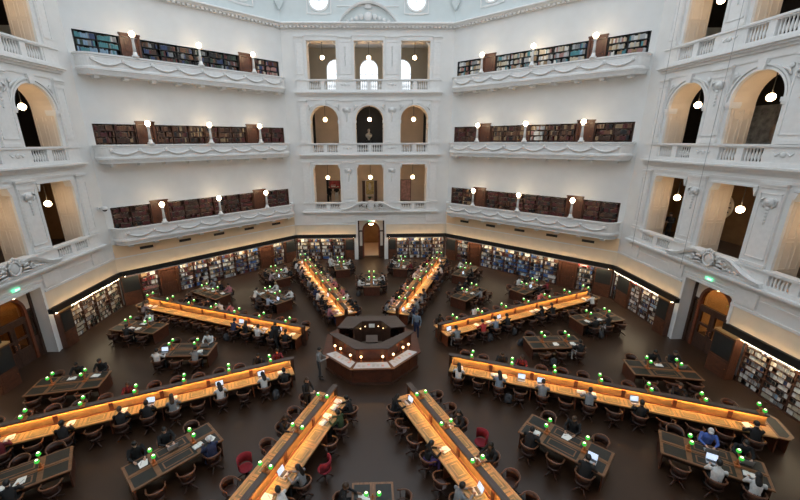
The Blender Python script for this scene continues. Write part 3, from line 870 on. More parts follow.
def cabinet(side, t0, t1, label, out=0):
    W = (t1 - t0) / 2
    o = thing('cabinet', label, 'cabinet', on(side, (t0 + t1) / 2, .0, 0), face_rz(side), 'wooden cabinets with black boards')
    F_ = out; MB().box(-W, W, -.05 - F_, .34 if out < .4 else -.06, 0, 2.18).build('body', 'door_wood', o)
    MB().box(-W + .06, W - .06, -.075 - out, -.05 - out, 1.0, 2.08).build('black_board', 'board', o)
    MB().box(-W, W, -.10 - out, -.01 if out < .4 else -.06, 2.18, 2.26).build('cornice', 'gold', o)
    d = MB().box(-W + .05, W - .05, -.07 - out, -.05 - out, .08, .94); d.box(-W + .14, W - .14, -.08 - out, -.07 - out, .18, .84)
    d = d.build('door_panel', 'door_wood', o)
    MB().ball((W - .1, -.09 - out, .55), .02, 6, 4).build('knob', 'brass', d)
DN = [4]
def bookdoor(side, t0, t1, z0, z1, label=None):
    """a wooden door set between bookcases"""
    W = (t1 - t0) / 2; F = face(side) @ Matrix.Translation(((t0 + t1) / 2, 0, z0)); H = z1 - z0
    m = MB(F)
    m.box(-W, -W + .12, -.30, .05, 0, H); m.box(W - .12, W, -.30, .05, 0, H); m.box(-W, W, -.30, .05, H - .16, H); m.box(-W - .04, W + .04, -.1, .09, H - .04, H + .05)
    o = struct(m.build(f'door_{DN[0]}', 'door_wood')); DN[0] += 1
    l = MB(F).box(-W + .12, W - .12, -.12, -.06, 0, H - .16)
    for a, b in ((.15, .45), (.52, .93)): l.box(-W + .24, W - .24, -.06, -.04, H * a, H * b * .93)
    l = l.build('door_leaf', 'door_wood', o)
    MB(F).ball((W - .2, -.02, min(1.0, H * .5)), .035, 8, 5).build('door_knob', 'brass', l)
g1 = 'tall bookcases round the reading room floor'
# far wall
bookcase('north', 2.42, 7.15, 0, 2.17, 6, -.01, .38, 'tall bookcase right of the far doorway', g1, 'the far bookcase, right side', 'mixed', .05, .11, 1, base=.1)
bookcase('north', -7.15, -2.55, 0, 2.17, 6, -.01, .38, 'tall bookcase left of the far doorway', g1, 'the far bookcase, left side', 'mixed', .05, .11, 2, base=.1)
cabinet('north', 1.63, 2.40, 'wooden cabinet with black board right of the far doorway')
cabinet('north', -2.52, -1.63, 'wooden cabinet with black board left of the far doorway')
# the two oblique walls
for sd, nm, s in (('northwest', 'left', 1), ('northeast', 'right', 2)):
    bookcase(sd, -3.42, 3.42, 0, 2.17, 6, -.01, .38, f'longest bookcase on the {nm} oblique wall, under the balcony', g1, f'the long {nm} oblique bookcase',
             (lambda r, t: 'bluerow' if -1.9 < t < 2.6 and r < 4 else 'mixed') if s == 2 else 'mixed', .06, .13, 10 + s, base=.1)
    e1, e2 = ('far', 'near') if s == 2 else ('near', 'far')
    bookcase(sd, -5.95, -4.72, 0, 2.17, 6, -.01, .38, f'short bookcase at the {e1} end of the {nm} oblique wall', g1, f'the short {e1} {nm} bookcase', 'red' if s == 1 else 'mixed', .06, .12, 14 + s, base=.1)
    bookcase(sd, 4.72, 5.95, 0, 2.17, 6, -.01, .38, f'short bookcase at the {e2} end of the {nm} oblique wall', g1, f'the short {e2} {nm} bookcase', 'mixed', .06, .12, 18 + s, base=.1)
    cabinet(sd, -7.12, -6.0, f'wooden cabinet with black board in the {e1} corner of the {nm} oblique wall')
    cabinet(sd, 6.0, 7.12, f'wooden cabinet with black board in the {e2} corner of the {nm} oblique wall')
    bookdoor(sd, -4.7, -3.44, 0, 2.17); bookdoor(sd, 3.44, 4.7, 0, 2.17)
# right and left walls beside the portals
bookcase('east', -5.38, -2.5, 0, 2.17, 8, -.01, .38, 'bookcase of display copies between the right doorway and the far corner', g1, 'the right wall bookcase', lambda r, t: 'red' if t < -4.7 and r == 7 else 'display', .09, .15, 30, True, base=.08, ndiv=None)
bookcase('east', -7.13, -6.62, 0, 2.17, 6, -.01, .38, 'narrow bookcase in the far corner of the right wall', g1, 'the narrow right corner bookcase', 'display', .12, .2, 31, True, base=.08)
cabinet('east', -6.6, -5.4, 'wooden cabinet with black board in the far corner of the right wall')
cabinet('east', -2.48, -1.63, 'wooden cabinet with black board before the right doorway, far side', .26)
cabinet('east', 1.50, 2.62, 'wooden cabinet with black board before the right doorway, near side', .42)
bookcase('east', 2.66, 7.1, 0, 2.17, 8, -.01, .38, 'bookcase of display copies along the right edge, nearest the camera', g1, 'the nearest right bookcase', 'display', .08, .14, 33, True, base=.08, ndiv=None)
bookcase('west', 2.5, 7.14, 0, 2.17, 8, -.01, .38, 'bookcase of display copies on the left wall beyond the doorway', g1, 'the left wall bookcase', 'warmdisplay', .09, .15, 34, True, base=.08, ndiv=None)
cabinet('west', 1.63, 2.46, 'wooden cabinet with black board before the left doorway, far side', .26)
cabinet('west', -2.46, -1.50, 'wooden cabinet with black board before the left doorway, near side', .42)
for t0, t1, sd, z, lb in ((4.8, 5.5, 'northeast', 1.98, 'red header sign on the short bookcase near the right corner'), (-5.3, -4.75, 'east', 1.95, 'red header sign on the right wall bookcase')):
    o = thing('shelf_sign', lb, 'sign', on(sd, (t0 + t1) / 2, .03, z), face_rz(sd), 'red shelf signs'); w = (t1 - t0) / 2
    MB().box(-w, w, -.02, .01, 0, .17).build('plate', PAL['red'], o); MB().box(-w * .7, w * .7, -.025, -.02, .06, .11).build('white_band', 'paper', o)

# black lintel, tube light and cove above the bookcases
def lintel(side, t0, t1, k, nm):
    F = face(side)
    o = struct(MB(F).box(t0, t1, -.42, .30, 2.255, 2.52).box(t0, t1, .27, .30, 2.52, 2.60).build(f'trim_{k}', 'black'))
    c = on(side, (t0 + t1) / 2, .215, 2.215); L = (t1 - t0) / 2 - .25
    h = thing('tube_light', f'long tube light under the black lintel {nm}', 'light', c, face_rz(side), 'tube lights above the bookcases')
    m = MB().box(-L, L, -.075, .06, 0, .04); m.box(-L, L, -.075, -.062, -.035 if side not in ('east', 'west') else -.012, 0); m.build('housing', 'steel', h)
    MB().box(-L, L, -.058, .055, -.030, -.002).build('diffuser', 'shelf_tube', h)
    h = thing('cove_light', f'warm light strip on top of the black lintel {nm}', 'light', on(side, (t0 + t1) / 2, .232, 2.52), face_rz(side), 'light strips on the black lintels')
    MB().box(-L, L, -.03, .03, 0, .02).build('channel', 'metal', h)
    MB().tube([(-L, 0, .026), (L, 0, .026)], .007, 6).build('tube', 'cove', h)
lintel('north', -7.1, -1.46, 11, 'left of the far doorway'); lintel('north', 1.46, 7.1, 12, 'right of the far doorway')
lintel('northwest', -7.1, 7.1, 13, 'on the left oblique wall'); lintel('northeast', -7.1, 7.1, 14, 'on the right oblique wall')
lintel('east', -7.1, -1.30, 15, 'beyond the right doorway'); lintel('east', 1.66, 7.1, 16, 'before the right doorway')
lintel('west', 1.30, 7.1, 17, 'beyond the left doorway'); lintel('west', -7.1, -1.66, 18, 'before the left doorway')

# balcony bookcases
for sd, nm in (('northwest', 'left'), ('northeast', 'right')):
    for i, (z0, z1, zr) in enumerate(BZ):
        st = STOREY[i]; rows = 5; r0 = [1, 2, 3][i] - 1
        gl = 'bookcases on the wall balconies'
        if sd == 'northwest': ks = [('maroon',) * 3, ('brown', 'brown', 'maroon'), ('teal', 'dark', 'dusty')][i]
        else: ks = [('brown', 'maroon', 'maroon'), ('maroon', lambda r, t: 'pale' if -.2 < t < 1.5 else 'brown', 'brown'), ('pale', lambda r, t: 'teal' if 1.9 < t < 2.8 and r > 2 else 'pale', 'pale')][i]
        ends = ('nearest', 'middle', 'farthest') if sd == 'northwest' else ('farthest', 'middle', 'nearest')
        for (a, b), w, kd in zip(((-6.8, -4.48), (-3.32, 3.32), (4.48, 6.8)), ends, ks):
            mt = 'black' if i == 2 else 'shelfwood'
            bookcase(sd, a, b, z0, z1, rows, -.03, .40, f'{w} bookcase on the {st} {nm} balcony', gl, f'the {st} {nm} balcony, {w} case', kd, .07, .115, 50 + i * 7 + len(BOOKS) % 91, row0=r0, mat=mt)
        bookdoor(sd, -4.46, -3.34, z0, z1 + .17); bookdoor(sd, 3.34, 4.46, z0, z1 + .17)
# ------------------------------------------------------------------ long lit desks
SPOKES = [(-22.5, 'far left'), (22.5, 'far right'), (67.5, 'upper right'), (112.5, 'lower right'), (157.5, 'bottom right'), (202.5, 'bottom left'), (247.5, 'lower left'), (292.5, 'upper left')]
U0, U1, HW = 4.2, 16.75, .71
DZ, CZ = .74, 1.15                                     # desk top and capping heights
LAMPU = [5.15 + 1.79 * k for k in range(7)]
def aim(a): return PI / 2 - math.radians(a)              # local +x to compass bearing a
HUBC = Vector((0, -.13, 0))                              # the long desks meet a little this side of the middle
def polar(a, u, v=0, desk=False):
    r = math.radians(a); ux, uy = math.sin(r), math.cos(r)
    return Vector((ux * u - uy * v, uy * u + ux * v, 0)) + (HUBC if desk else Vector())
def spoke_parts(o):
    MB().box(U0 + .1, 16.1, -.045, .045, 0, DZ - .04).build('spine_panel', 'darkwood', o)
    for u in [U0 + .12] + [l + .895 for l in LAMPU[:-1]] + [16.25]:
        for s in (-1, 1):
            a, b = sorted((s * .045, s * (HW - .08))); MB().box(u - .02, u + .02, a, b, 0, DZ - .04).build('side_panel', 'mahogany', o)
    MB().box(16.62, 16.66, -.5, .5, 0, DZ - .04).build('end_panel', 'mahogany', o)
    for s in (-1, 1):
        t = MB()
        def bx(x0, x1, y0, y1, z0, z1, m=0):
            a, b = sorted((s * y0, s * y1)); t.box(x0, x1, a, b, z0, z1, m)
        bx(U0, 16.2, .03, HW, DZ - .045, DZ)
        bx(U0, 16.2, HW - .05, HW + .012, DZ - .045, DZ + .015)                       # raised front rail
        bx(U0, U0 + .06, .05, HW, DZ, DZ + .01); bx(16.14, 16.2, .05, HW, DZ, DZ + .01)
        for k in range(14):                                                 # a blotter, a side slot and a frame at each seat
            u = 4.70 + .895 * k
            if u > 16: break
            bx(u - .36, u + .36, HW - .55, HW - .06, DZ, DZ + .004, 1)
            bx(u - .33, u + .33, HW - .52, HW - .09, DZ + .004, DZ + .008, 2); bx(u - .25, u + .25, HW - .45, HW - .16, DZ + .008, DZ + .0095, 1); bx(u - .22, u + .22, HW - .42, HW - .19, DZ + .0095, DZ + .011, 2)
            bx(u + .385, u + .42, HW - .52, HW - .06, DZ, DZ + .012, 0); bx(u + .465, u + .50, HW - .52, HW - .06, DZ, DZ + .012, 0)
            bx(u + .42, u + .465, HW - .46, HW - .10, DZ, DZ + .005, 2)
        bx(U0 + .06, 16.1, .09, .15, DZ, DZ + .03, 3)
        t.build('writing_top', ['gold', 'gold', 'tan', 'mahogany'], o)
        r = MB(); a, b = sorted((s * .03, s * .055)); r.box(U0 + .1, 16.1, a, b, DZ, CZ); r.build('lit_back_panel', 'gold', o)
        for u in LAMPU[:-1]:
            u += .895; r = MB(); a, b = sorted((s * .055, s * .11)); r.bevel_box(u - .075, u + .075, a, b, DZ + .02, CZ - .05, .012); r.build('bracket', 'mahogany', o)
    t = MB().slab([(16.2, -HW), (16.55, -HW), (U1, -.5), (U1, .5), (16.55, HW), (16.2, HW)], DZ - .045, DZ + .002)
    t.slab([(16.28, -HW + .1), (16.5, -HW + .1), (16.64, -.45), (16.64, .45), (16.5, HW - .1), (16.28, HW - .1)], DZ + .002, DZ + .007, 1)
    t.build('end_top', ['tabletop', 'leather'], o)
    c = MB().bevel_box(U0 - .15, 16.15, -.115, .115, CZ, CZ + .045, .012)
    for s in (-1, 1):
        a, b = sorted((s * .115, s * .104)); c.box(U0 - .1, 16.1, a, b, CZ - .03, CZ + .01)
    c.build('capping', 'capwood', o)
    for s in (-1, 1):
        MB().tube([(U0 + .15, s * .090, CZ - .014), (16.05, s * .090, CZ - .014)], .010, 6).build('tube_light', 'strip', o)
    MB().box(U0 - .12, U0 + .02, -.09, .09, .0, CZ).build('newel_post', 'darkwood', o)
base = None
for i, (a, nm) in enumerate(SPOKES):
    lb = f'long two-sided lit desk running to the {nm} from the central octagon'
    if base is None:
        base = thing('reading_desk', lb, 'desk', HUBC, aim(a), 'eight long lit desks'); spoke_parts(base)
    else: dup(base, HUBC, aim(a), lb)

# ------------------------------------------------------------------ twin green lamps
def lamp_parts(o, spread, h):
    b = MB().bevel_box(-.075, .075, -spread * .62, spread * .62, 0, .05, .01); b.lathe((0, 0, .05), [(.06, 0), (.035, .04), (.03, .08), (.05, .12), (.022, .15), (.02, h - .02), (.03, h)], 8)
    b.build('base', 'brass', o)
    for s in (-1, 1):
        arm = MB().tube([(0, 0, h - .03), (0, s * spread * .5, h - .06), (0, s * spread, h - .02), (0, s * spread, h + .02)], .012, 6); arm.build('arm', 'brass', o)
        sh = MB().lathe((0, s * spread, h), [(.02, 0), (.05, .015), (.068, .045), (.072, .075), (.062, .105), (.036, .13)], 12); sh = sh.build('shade', 'shade', o)
        MB().ball((0, s * spread, h + .122), (.042, .042, .024), 10, 5).build('bulb', 'bulb', sh)
desk_lamp = None
for a, nm in SPOKES:
    for k, u in enumerate(LAMPU):
        p = polar(a, u, 0, True); p.z = CZ + .045; lb = f'twin green glass lamp, {ORD[k]} from the hub along the {nm} long desk'
        if desk_lamp is None:
            desk_lamp = thing('desk_lamp', lb, 'lamp', p, aim(a), 'twin green lamps on the long desks'); lamp_parts(desk_lamp, .20, .16)
        else: dup(desk_lamp, p, aim(a), lb)

# ------------------------------------------------------------------ shorter tables between the long desks
SECT = {0: 'far', 45: 'far right', 90: 'right', 135: 'lower right', 180: 'bottom', 225: 'lower left', 270: 'left', 315: 'far left'}
TABLES = []
for a in range(0, 360, 45):
    TABLES.append(((a, 'in'), a, 9.75, a, f'inner {SECT[a]} table'))
    for s in (-1, 1):
        if a == 180 or (a == 135 and s == 1) or (a == 225 and s == -1): continue      # below the picture's edge
        w = {0: ('left', 'right'), 45: ('left', 'right'), 90: ('farther', 'nearer'), 135: ('single', ''), 225: ('', 'single'), 270: ('nearer', 'farther'), 315: ('left', 'right')}[a][0 if s < 0 else 1]
        TABLES.append(((a, 'out', s), a + s * 11.1, 13.9, a + s * 11.1, f'{w} outer {SECT[a]} table'))
TL, TW = 1.45, .65
def table_parts(o):
    t = MB().bevel_box(-TL, TL, -TW, TW, 0.695, 0.74, .012)
    t.box(-TL + .04, TL - .04, -.035, .035, 0.74, .76)
    for x0, x1 in ((-1.36, -.72), (-.56, .56), (.72, 1.36)):
        for s in (-1, 1):
            a, b = sorted((s * .09, s * (TW - .07))); t.box(x0, x1, a, b, 0.74, 0.745, 1)
            if x0 == -.56:
                a, b = sorted((s * .16, s * (TW - .14))); t.box(x0 + .1, x1 - .1, a, b, 0.745, 0.749, 0); a, b = sorted((s * .20, s * (TW - .18))); t.box(x0 + .14, x1 - .14, a, b, 0.749, 0.752, 1)
            else:
                a, b = sorted((s * .2, s * (TW - .18)));  a, b = sorted((s * .23, s * (TW - .21))); t.box(x0 + .11, x1 - .11, a, b, 0.745, 0.747, 1)
    for x in (-.64, .64): t.box(x - .05, x + .05, -TW + .03, TW - .03, 0.74, 0.747, 0)
    t.build('table_top', ['tabletop', 'leather', 'gold'], o)
    for s in (-1, 1):
        a, b = sorted((s * (TL - .10), s * (TL - .06))); MB().box(a, b, -TW + .06, TW - .06, 0, 0.695).build('end_panel', 'hub_wood', o)
    MB().box(-TL + .1, TL - .1, -.02, .02, .12, 0.695).build('modesty_panel', 'darkwood', o)
tab0 = lamp0 = None
for key, a, r, ori, nm in TABLES:
    p = polar(a, r)
    lb = f'wooden reading table with dark leather insets, the {nm}'
    if tab0 is None:
        tab0 = thing('reading_table', lb, 'table', p, aim(ori), 'short reading tables'); table_parts(tab0)
    else: dup(tab0, p, aim(ori), lb)
    for s, w in ((-1, 'end nearer the hub'), (1, 'end farther from the hub')):
        q = p + Matrix.Rotation(aim(ori), 3, 'Z') @ Vector((s * .64, 0, 0)); q.z = .76
        lb = f'twin green table lamp, {w}, on the {nm}'
        if lamp0 is None:
            lamp0 = thing('table_lamp', lb, 'lamp', q, aim(ori), 'twin green lamps on the tables'); lamp_parts(lamp0, .19, .36)
        else: dup(lamp0, q, aim(ori), lb)

# ------------------------------------------------------------------ central octagonal desk
def octp(r, cy=0): return [(r / math.cos(PI / 8) * math.sin(PI / 8 + k * PI / 4), cy + r / math.cos(PI / 8) * math.cos(PI / 8 + k * PI / 4)) for k in range(8)]
hub = thing('central_desk', 'octagonal dark wooden enquiry desk in the middle of the room', 'desk', (0, 0, 0))
def ringwall(r0, r1, z0, z1, name, mat, cy=0, skip=()):
    A, B = octp(r0, cy), octp(r1, cy)
    m = MB()
    for k in range(8):
        if k in skip: continue
        j = (k + 1) % 8; m.slab([A[k], A[j], B[j], B[k]], z0, z1)
    return m.build(name, mat, hub)
ringwall(2.18, 2.30, 0, .86, 'outer_panelling', 'hub_wood')
ringwall(2.14, 2.36, 0, .12, 'plinth', 'darkwood')
pn = MB()
for k in range(8):
    T = Matrix.Rotation(-PI / 4 * k, 4, 'Z')
    for x0, x1 in ((-.86, -.32), (-.26, .26), (.32, .86)): pn.box(x0, x1, 2.29, 2.315, .22, .74, T=T)
pn.build('raised_panels', 'hub_wood', hub)
ringwall(1.62, 2.45, .86, .92, 'counter_top', 'hub_wood')
# capping: front horseshoe and rear arm with two openings between them
fr = MB().slab([(-2.22, -.15), (-.80, -1.78), (.80, -1.78), (2.22, -.15), (1.74, -.15), (.38, -1.28), (-.38, -1.28), (-1.74, -.15)], 1.55, 1.61).build('front_capping', 'capwood', hub)
rr = MB().slab([(-1.84, .42), (-1.38, 1.72), (1.38, 1.72), (1.84, .42), (1.02, .30), (.52, 1.12), (-.52, 1.12), (-1.02, .30)], 1.55, 1.61).build('rear_capping', 'capwood', hub)
def wallpath(pts, th, z0, z1, name, mat):
    m = MB()
    for (x0, y0), (x1, y1) in zip(pts, pts[1:]):
        d = Vector((x1 - x0, y1 - y0)).normalized(); n = Vector((-d.y, d.x)) * th / 2
        m.slab([(x0 + n.x, y0 + n.y), (x1 + n.x, y1 + n.y), (x1 - n.x, y1 - n.y), (x0 - n.x, y0 - n.y)], z0, z1)
    return m.build(name, mat, hub)
wallpath([(-2.02, -.2), (-.72, -1.60), (.72, -1.60), (2.02, -.2)], .06, .92, 1.55, 'lit_back_panel', 'hub_wood')
wallpath([(-1.78, -.25), (-.42, -1.34), (.42, -1.34), (1.78, -.25)], .05, 0, 1.55, 'inner_front_panel', 'darkwood')
wallpath([(-1.74, .5), (-1.32, 1.62), (1.32, 1.62), (1.74, .5)], .06, .0, 1.55, 'rear_outer_panel', 'hub_wood')
wallpath([(-1.0, .36), (-.54, 1.16), (.54, 1.16), (1.0, .36)], .05, 0, 1.55, 'rear_inner_panel', 'darkwood')
MB().slab([(-2.0, .1), (-1.3, 1.5), (1.3, 1.5), (2.0, .1), (1.7, -.2), (.4, -1.3), (-.4, -1.3), (-1.7, -.2)], 0, .35).build('raised_floor', 'gallery_floor', hub)
for x in (-1.32, -.72, .72, 1.32): MB().box(x - .05, x + .05, -1.66 + (.63 if abs(x) > 1 else 0), -1.56 + (.63 if abs(x) > 1 else 0), .92, 1.55).build('bracket', 'mahogany', hub)
for p0, p1 in (((-1.95, -.35), (-.80, -1.60)), ((-.70, -1.665), (.70, -1.665)), ((.80, -1.60), (1.95, -.35))):
    MB().tube([(*p0, 1.53), (*p1, 1.53)], .010, 6).build('tube_light', 'hub_strip', hub)
for k in (3, 4, 5):                                                          # glazed display trays in the three counters that face us
    T = Matrix.Rotation(-PI / 4 * k, 4, 'Z')
    MB().slab([tuple((T @ Vector(p))[:2]) for p in ((-.72, 1.86, 0), (.72, 1.86, 0), (.88, 2.34, 0), (-.88, 2.34, 0))], .92, .928).build('display_tray', 'tray', hub)
    g = MB()
    for q in range(6):
        x = -.6 + q * .22 + RND.random() * .06; y = 1.93 + RND.random() * .18
        g.box(x, x + .13, y, y + .17, .928, .932, 0 if q % 3 else 1, T=T)
    g.build('displayed_cards', ['steel', 'poster_pink'], hub)
MB().box(-.26, .26, -.35, .30, .35, 1.12).box(-.31, .31, -.40, .35, 1.12, 1.17).build('podium', 'capwood', hub)
for x in (-.62, -.36, .36, .62): MB().ball((x, 1.06 - abs(abs(x) - .36) * .9, 1.30), .03, 8, 5).build('small_light', 'amber_bulb', hub)
MB().box(-.16, .16, 1.11, 1.14, 1.2, 1.42).build('lit_notice', 'paper', hub)
hub_lamp = None
for k, (x, y) in enumerate(((-1.86, -.72), (-1.56, -1.0), (-1.04, -1.62), (-.52, -1.80), (.52, -1.80), (1.04, -1.62), (1.56, -1.0), (1.86, -.72))):
    lb = f'small amber lamp on the central desk, {ORD[k]} from the left'
    p = Vector((x, y, .92))
    if hub_lamp is None:
        hub_lamp = thing('counter_lamp', lb, 'lamp', p, 0, 'amber lamps on the central desk')
        MB().lathe((0, 0, 0), [(.06, 0), (.06, .02), (.02, .05), (.018, .22)], 8).build('base', 'brass', hub_lamp)
        MB().ball((0, 0, .27), .062, 10, 6).build('globe', 'amber_bulb', hub_lamp)
    else: dup(hub_lamp, p, 0, lb)

# ------------------------------------------------------------------ chairs
def horseshoe(r, z, y0, n=11, sweep=1.18):
    return [(r * math.sin(-PI * sweep / 2 + PI * sweep * q / (n - 1)), y0 - r * math.cos(-PI * sweep / 2 + PI * sweep * q / (n - 1)) * 1.0, z + .055 * math.cos(-PI * sweep / 2 + PI * sweep * q / (n - 1))) for q in range(n)]
def chair_parts(o, covering=False):
    s = MB().lathe((0, 0, .392), [(.20, 0), (.235, .012), (.24, .03), (.20, .045), (.10, .035)], 14)
    s.build('seat', 'red_cloth' if covering else 'chair', o)
    rail = horseshoe(.27, .70, .02)
    if covering:
        b = MB(); rs = []
        for (x, y, z) in horseshoe(.26, .46, .04, 9, .95): rs.append([(x, y, z), (x * .86, y * .86, z), (x * .92, y * .95, .86), (x * 1.06, y * 1.08 - .02, .86)])
        b.rings(rs, 0, True); b.build('backrest', 'red_cloth', o)
    else:
        MB().tube([(-.275, .20, .655)] + rail + [(.275, .20, .655)], [.026] + [.024, .024, .024, .028, .032, .034, .032, .028, .024, .024, .024] + [.026], 7).build('arm_rail', 'chair_light', o)
        b = MB(); rs = []
        for (x, y, z) in horseshoe(.262, .47, .02, 9, .8): rs.append([(x * .86, y * .86, .45), (x * .80, y * .80, .45), (x * .95, y * .95, .725), (x * 1.02, y * 1.02, .725)])
        b.rings(rs, 0, True); b.build('backrest', 'chair', o)
        for sx in (-1, 1): MB().tube([(sx * .215, .10, .45), (sx * .265, .12, .66)], .016, 5).build('arm_post', 'chair', o)
    MB().lathe((0, 0, .10), [(.05, 0), (.045, .10), (.03, .14), (.03, .27), (.09, .295)], 8).build('pedestal', 'chair', o)
    for q in range(4):
        a = PI / 4 + q * PI / 2; c, s_ = math.cos(a), math.sin(a)
        MB().tube([(c * .02, s_ * .02, .16), (c * .13, s_ * .13, .14), (c * .24, s_ * .24, .045), (c * .29, s_ * .29, .022)], [.03, .03, .024, .022], 5).build('leg', 'chair', o)
OCC = {('D4', -1, 0): 'white black black long', ('D4', -1, 2): 'bluegrey grey black long', ('D4', -1, 4): 'grey black black short', ('D4', -1, 6): 'grey black dark short', ('D4', -1, 8): 'black black black short', ('D4', -1, 12): 'black black black short', ('D4', 1, 2): 'black black brown short', ('D4', 1, 3): 'maroon black brown long', ('D4', 1, 10): 'black black brown short', ('D5', -1, 0): 'black black black long', ('D5', -1, 3): 'black purple black long', ('D5', -1, 5): 'grey grey black short', ('D5', 1, 2): 'black black black long', ('D5', 1, 4): 'black black black short', ('D6', 1, 1): 'green black black short', ('D6', 1, 0): 'black black black short', ('D6', 1, 4): 'grey black black long', ('D6', 1, 5): 'white black black short', ('D6', -1, 2): 'black black brown long', ('D7', 1, 0): 'black black black short', ('D7', 1, 1): 'white black black long', ('D7', 1, 3): 'white grey black long', ('D7', 1, 5): 'grey white brown long', ('D7', 1, 6): 'black black black short', ('D7', 1, 7): 'black black brown short', ('D7', 1, 9): 'black black black short', ('D7', 1, 11): 'maroon black black short', ('D7', -1, 1): 'black black black short', ('D7', -1, 0): 'maroon black black long', ('D7', -1, 7): 'maroon black brown long', ('D8', 1, 0): 'black black black short', ('D8', 1, 1): 'black navy black short', ('D8', 1, 2): 'white black black short', ('D8', 1, 3): 'black black black long', ('D8', 1, 4): 'navy black black short', ('D8', 1, 12): 'pinkgrey grey brown long', ('D8', -1, 6): 'pink black brown long', ('D8', -1, 10): 'black black black short', ('D3', -1, 0): 'grey grey black short', ('D3', -1, 2): 'red black black short', ('D3', -1, 3): 'bluegrey black black short', ('D3', -1, 4): 'black black black short', ('D3', -1, 7): 'black black black long', ('D3', -1, 8): 'black black black short', ('D3', -1, 12): 'white black brown short', ('D3', 1, 0): 'black black black short', ('D3', 1, 9): 'pink black brown long', ((0, 'in'), 1, -1): 'white black black short', ((0, 'in'), 1, 0): 'black black brown long', ((0, 'in'), -1, 0): 'white black black short', ((0, 'in'), -1, -1): 'black black black short', ('D2', 1, 2): 'black navy black long', ((0, 'out', -1), 1, 0): 'white black cap short', ((0, 'out', -1), -1, -1): 'black black black short', ('D1', -1, 7): 'grey black black short', ((0, 'out', -1), -1, 0): 'white black black long', ((0, 'out', 1), 1, 0): 'white black black short', ((0, 'out', 1), 1, -1): 'black black brown short', ((0, 'out', 1), -1, -1): 'maroon black brown long', ((315, 'in'), 1, -1): 'palenavy black black short', ('D8', -1, 8): 'black black black short', ('D8', -1, 7): 'white black black short', ((315, 'out', 1), 1, 0): 'black black black short', ((315, 'out', 1), 1, -1): 'pinkgrey black black short', ((315, 'out', 1), -1, 0): 'white black black short', ((315, 'out', 1), -1, -1): 'black black brown long', ('D3', 1, 3): 'white black black short', ((45, 'in'), -1, 0): 'grey black black short', ((45, 'in'), 1, 0): 'black black black long', ((45, 'out', -1), -1, -1): 'black black black short', ((45, 'out', -1), 1, 1): 'white black brown short', ((45, 'in'), 1, 1): 'black black black short', ((45, 'out', 1), -1, 0): 'black black black short', ((45, 'out', 1), 1, 1): 'black black brown long', ((90, 'in'), -1, 1): 'black white black short', ((90, 'out', -1), -1, -1): 'black black black short', ((90, 'out', -1), -1, 0): 'black white black long', ((90, 'out', 1), 1, 0): 'black black black short', ((90, 'out', 1), 1, 1): 'black black black short', ((135, 'in'), -1, -1): 'black black black short', ((135, 'in'), -1, 1): 'black black black short', ((135, 'in'), 1, 0): 'black black brown short', ((135, 'out', -1), -1, 0): 'white black black short', ((135, 'out', -1), -1, 1): 'white black black long', ((135, 'out', -1), 1, 0): 'blue black cap short', ((135, 'out', -1), 1, 1): 'black grey black short', ((225, 'in'), -1, 1): 'black black black short', ((225, 'in'), -1, 0): 'black black black short', ((225, 'in'), 1, -1): 'navy navy cap short', ((225, 'out', 1), 1, 0): 'black black black short', ((270, 'out', -1), -1, 0): 'black black black short', ((270, 'out', -1), -1, -1): 'black navy black short', ((270, 'in'), 1, 1): 'white black black short', ((270, 'in'), 1, -1): 'grey black black short', ((270, 'in'), -1, -1): 'white black black short', ((270, 'out', 1), 1, 0): 'black black brown short', ((270, 'out', 1), -1, 0): 'white black black short', ((180, 'in'), -1, -1): 'black black brown short'}
def facing(d): return math.atan2(d.y, d.x) - PI / 2
SEATS = []    # key, position, rotation, place text, odds of a reader
for i, (a, nm) in enumerate(SPOKES):
    for s in (1, -1):
        left_of = polar(a, 10, s) - polar(a, 10, 0)
        if abs(left_of.y) > abs(left_of.x): side = 'near' if left_of.y < 0 else 'far'
        else: side = 'left' if left_of.x < 0 else 'right'
        for k in range(13):
            p = polar(a, 4.70 + .895 * k, s * (HW + .32), True); d = polar(a, 10, 0) - polar(a, 10, s)
            SEATS.append((('D%d' % (i + 1), s, k), p, facing(d), f'{ORD[k]} from the hub, {side} side of {nm} long desk', {0: .9, 1: .9}.get(i, 0)))
for key, a, r, ori, nm in TABLES:
    Rm = Matrix.Rotation(aim(ori), 3, 'Z')
    for s in (1, -1):
        off = Rm @ Vector((0, s, 0))
        if abs(off.y) > abs(off.x): side = 'near' if off.y < 0 else 'far'
        else: side = 'left' if off.x < 0 else 'right'
        for k in (-1, 0, 1):
            p = polar(a, r) + Rm @ Vector((.92 * k, s * .95, 0)); d = -off
            SEATS.append(((key, s, k), p, facing(d), f'{("inner", "middle", "outer")[k + 1]} place, {side} side of {nm}', .35 if a < 60 or a > 300 else 0))
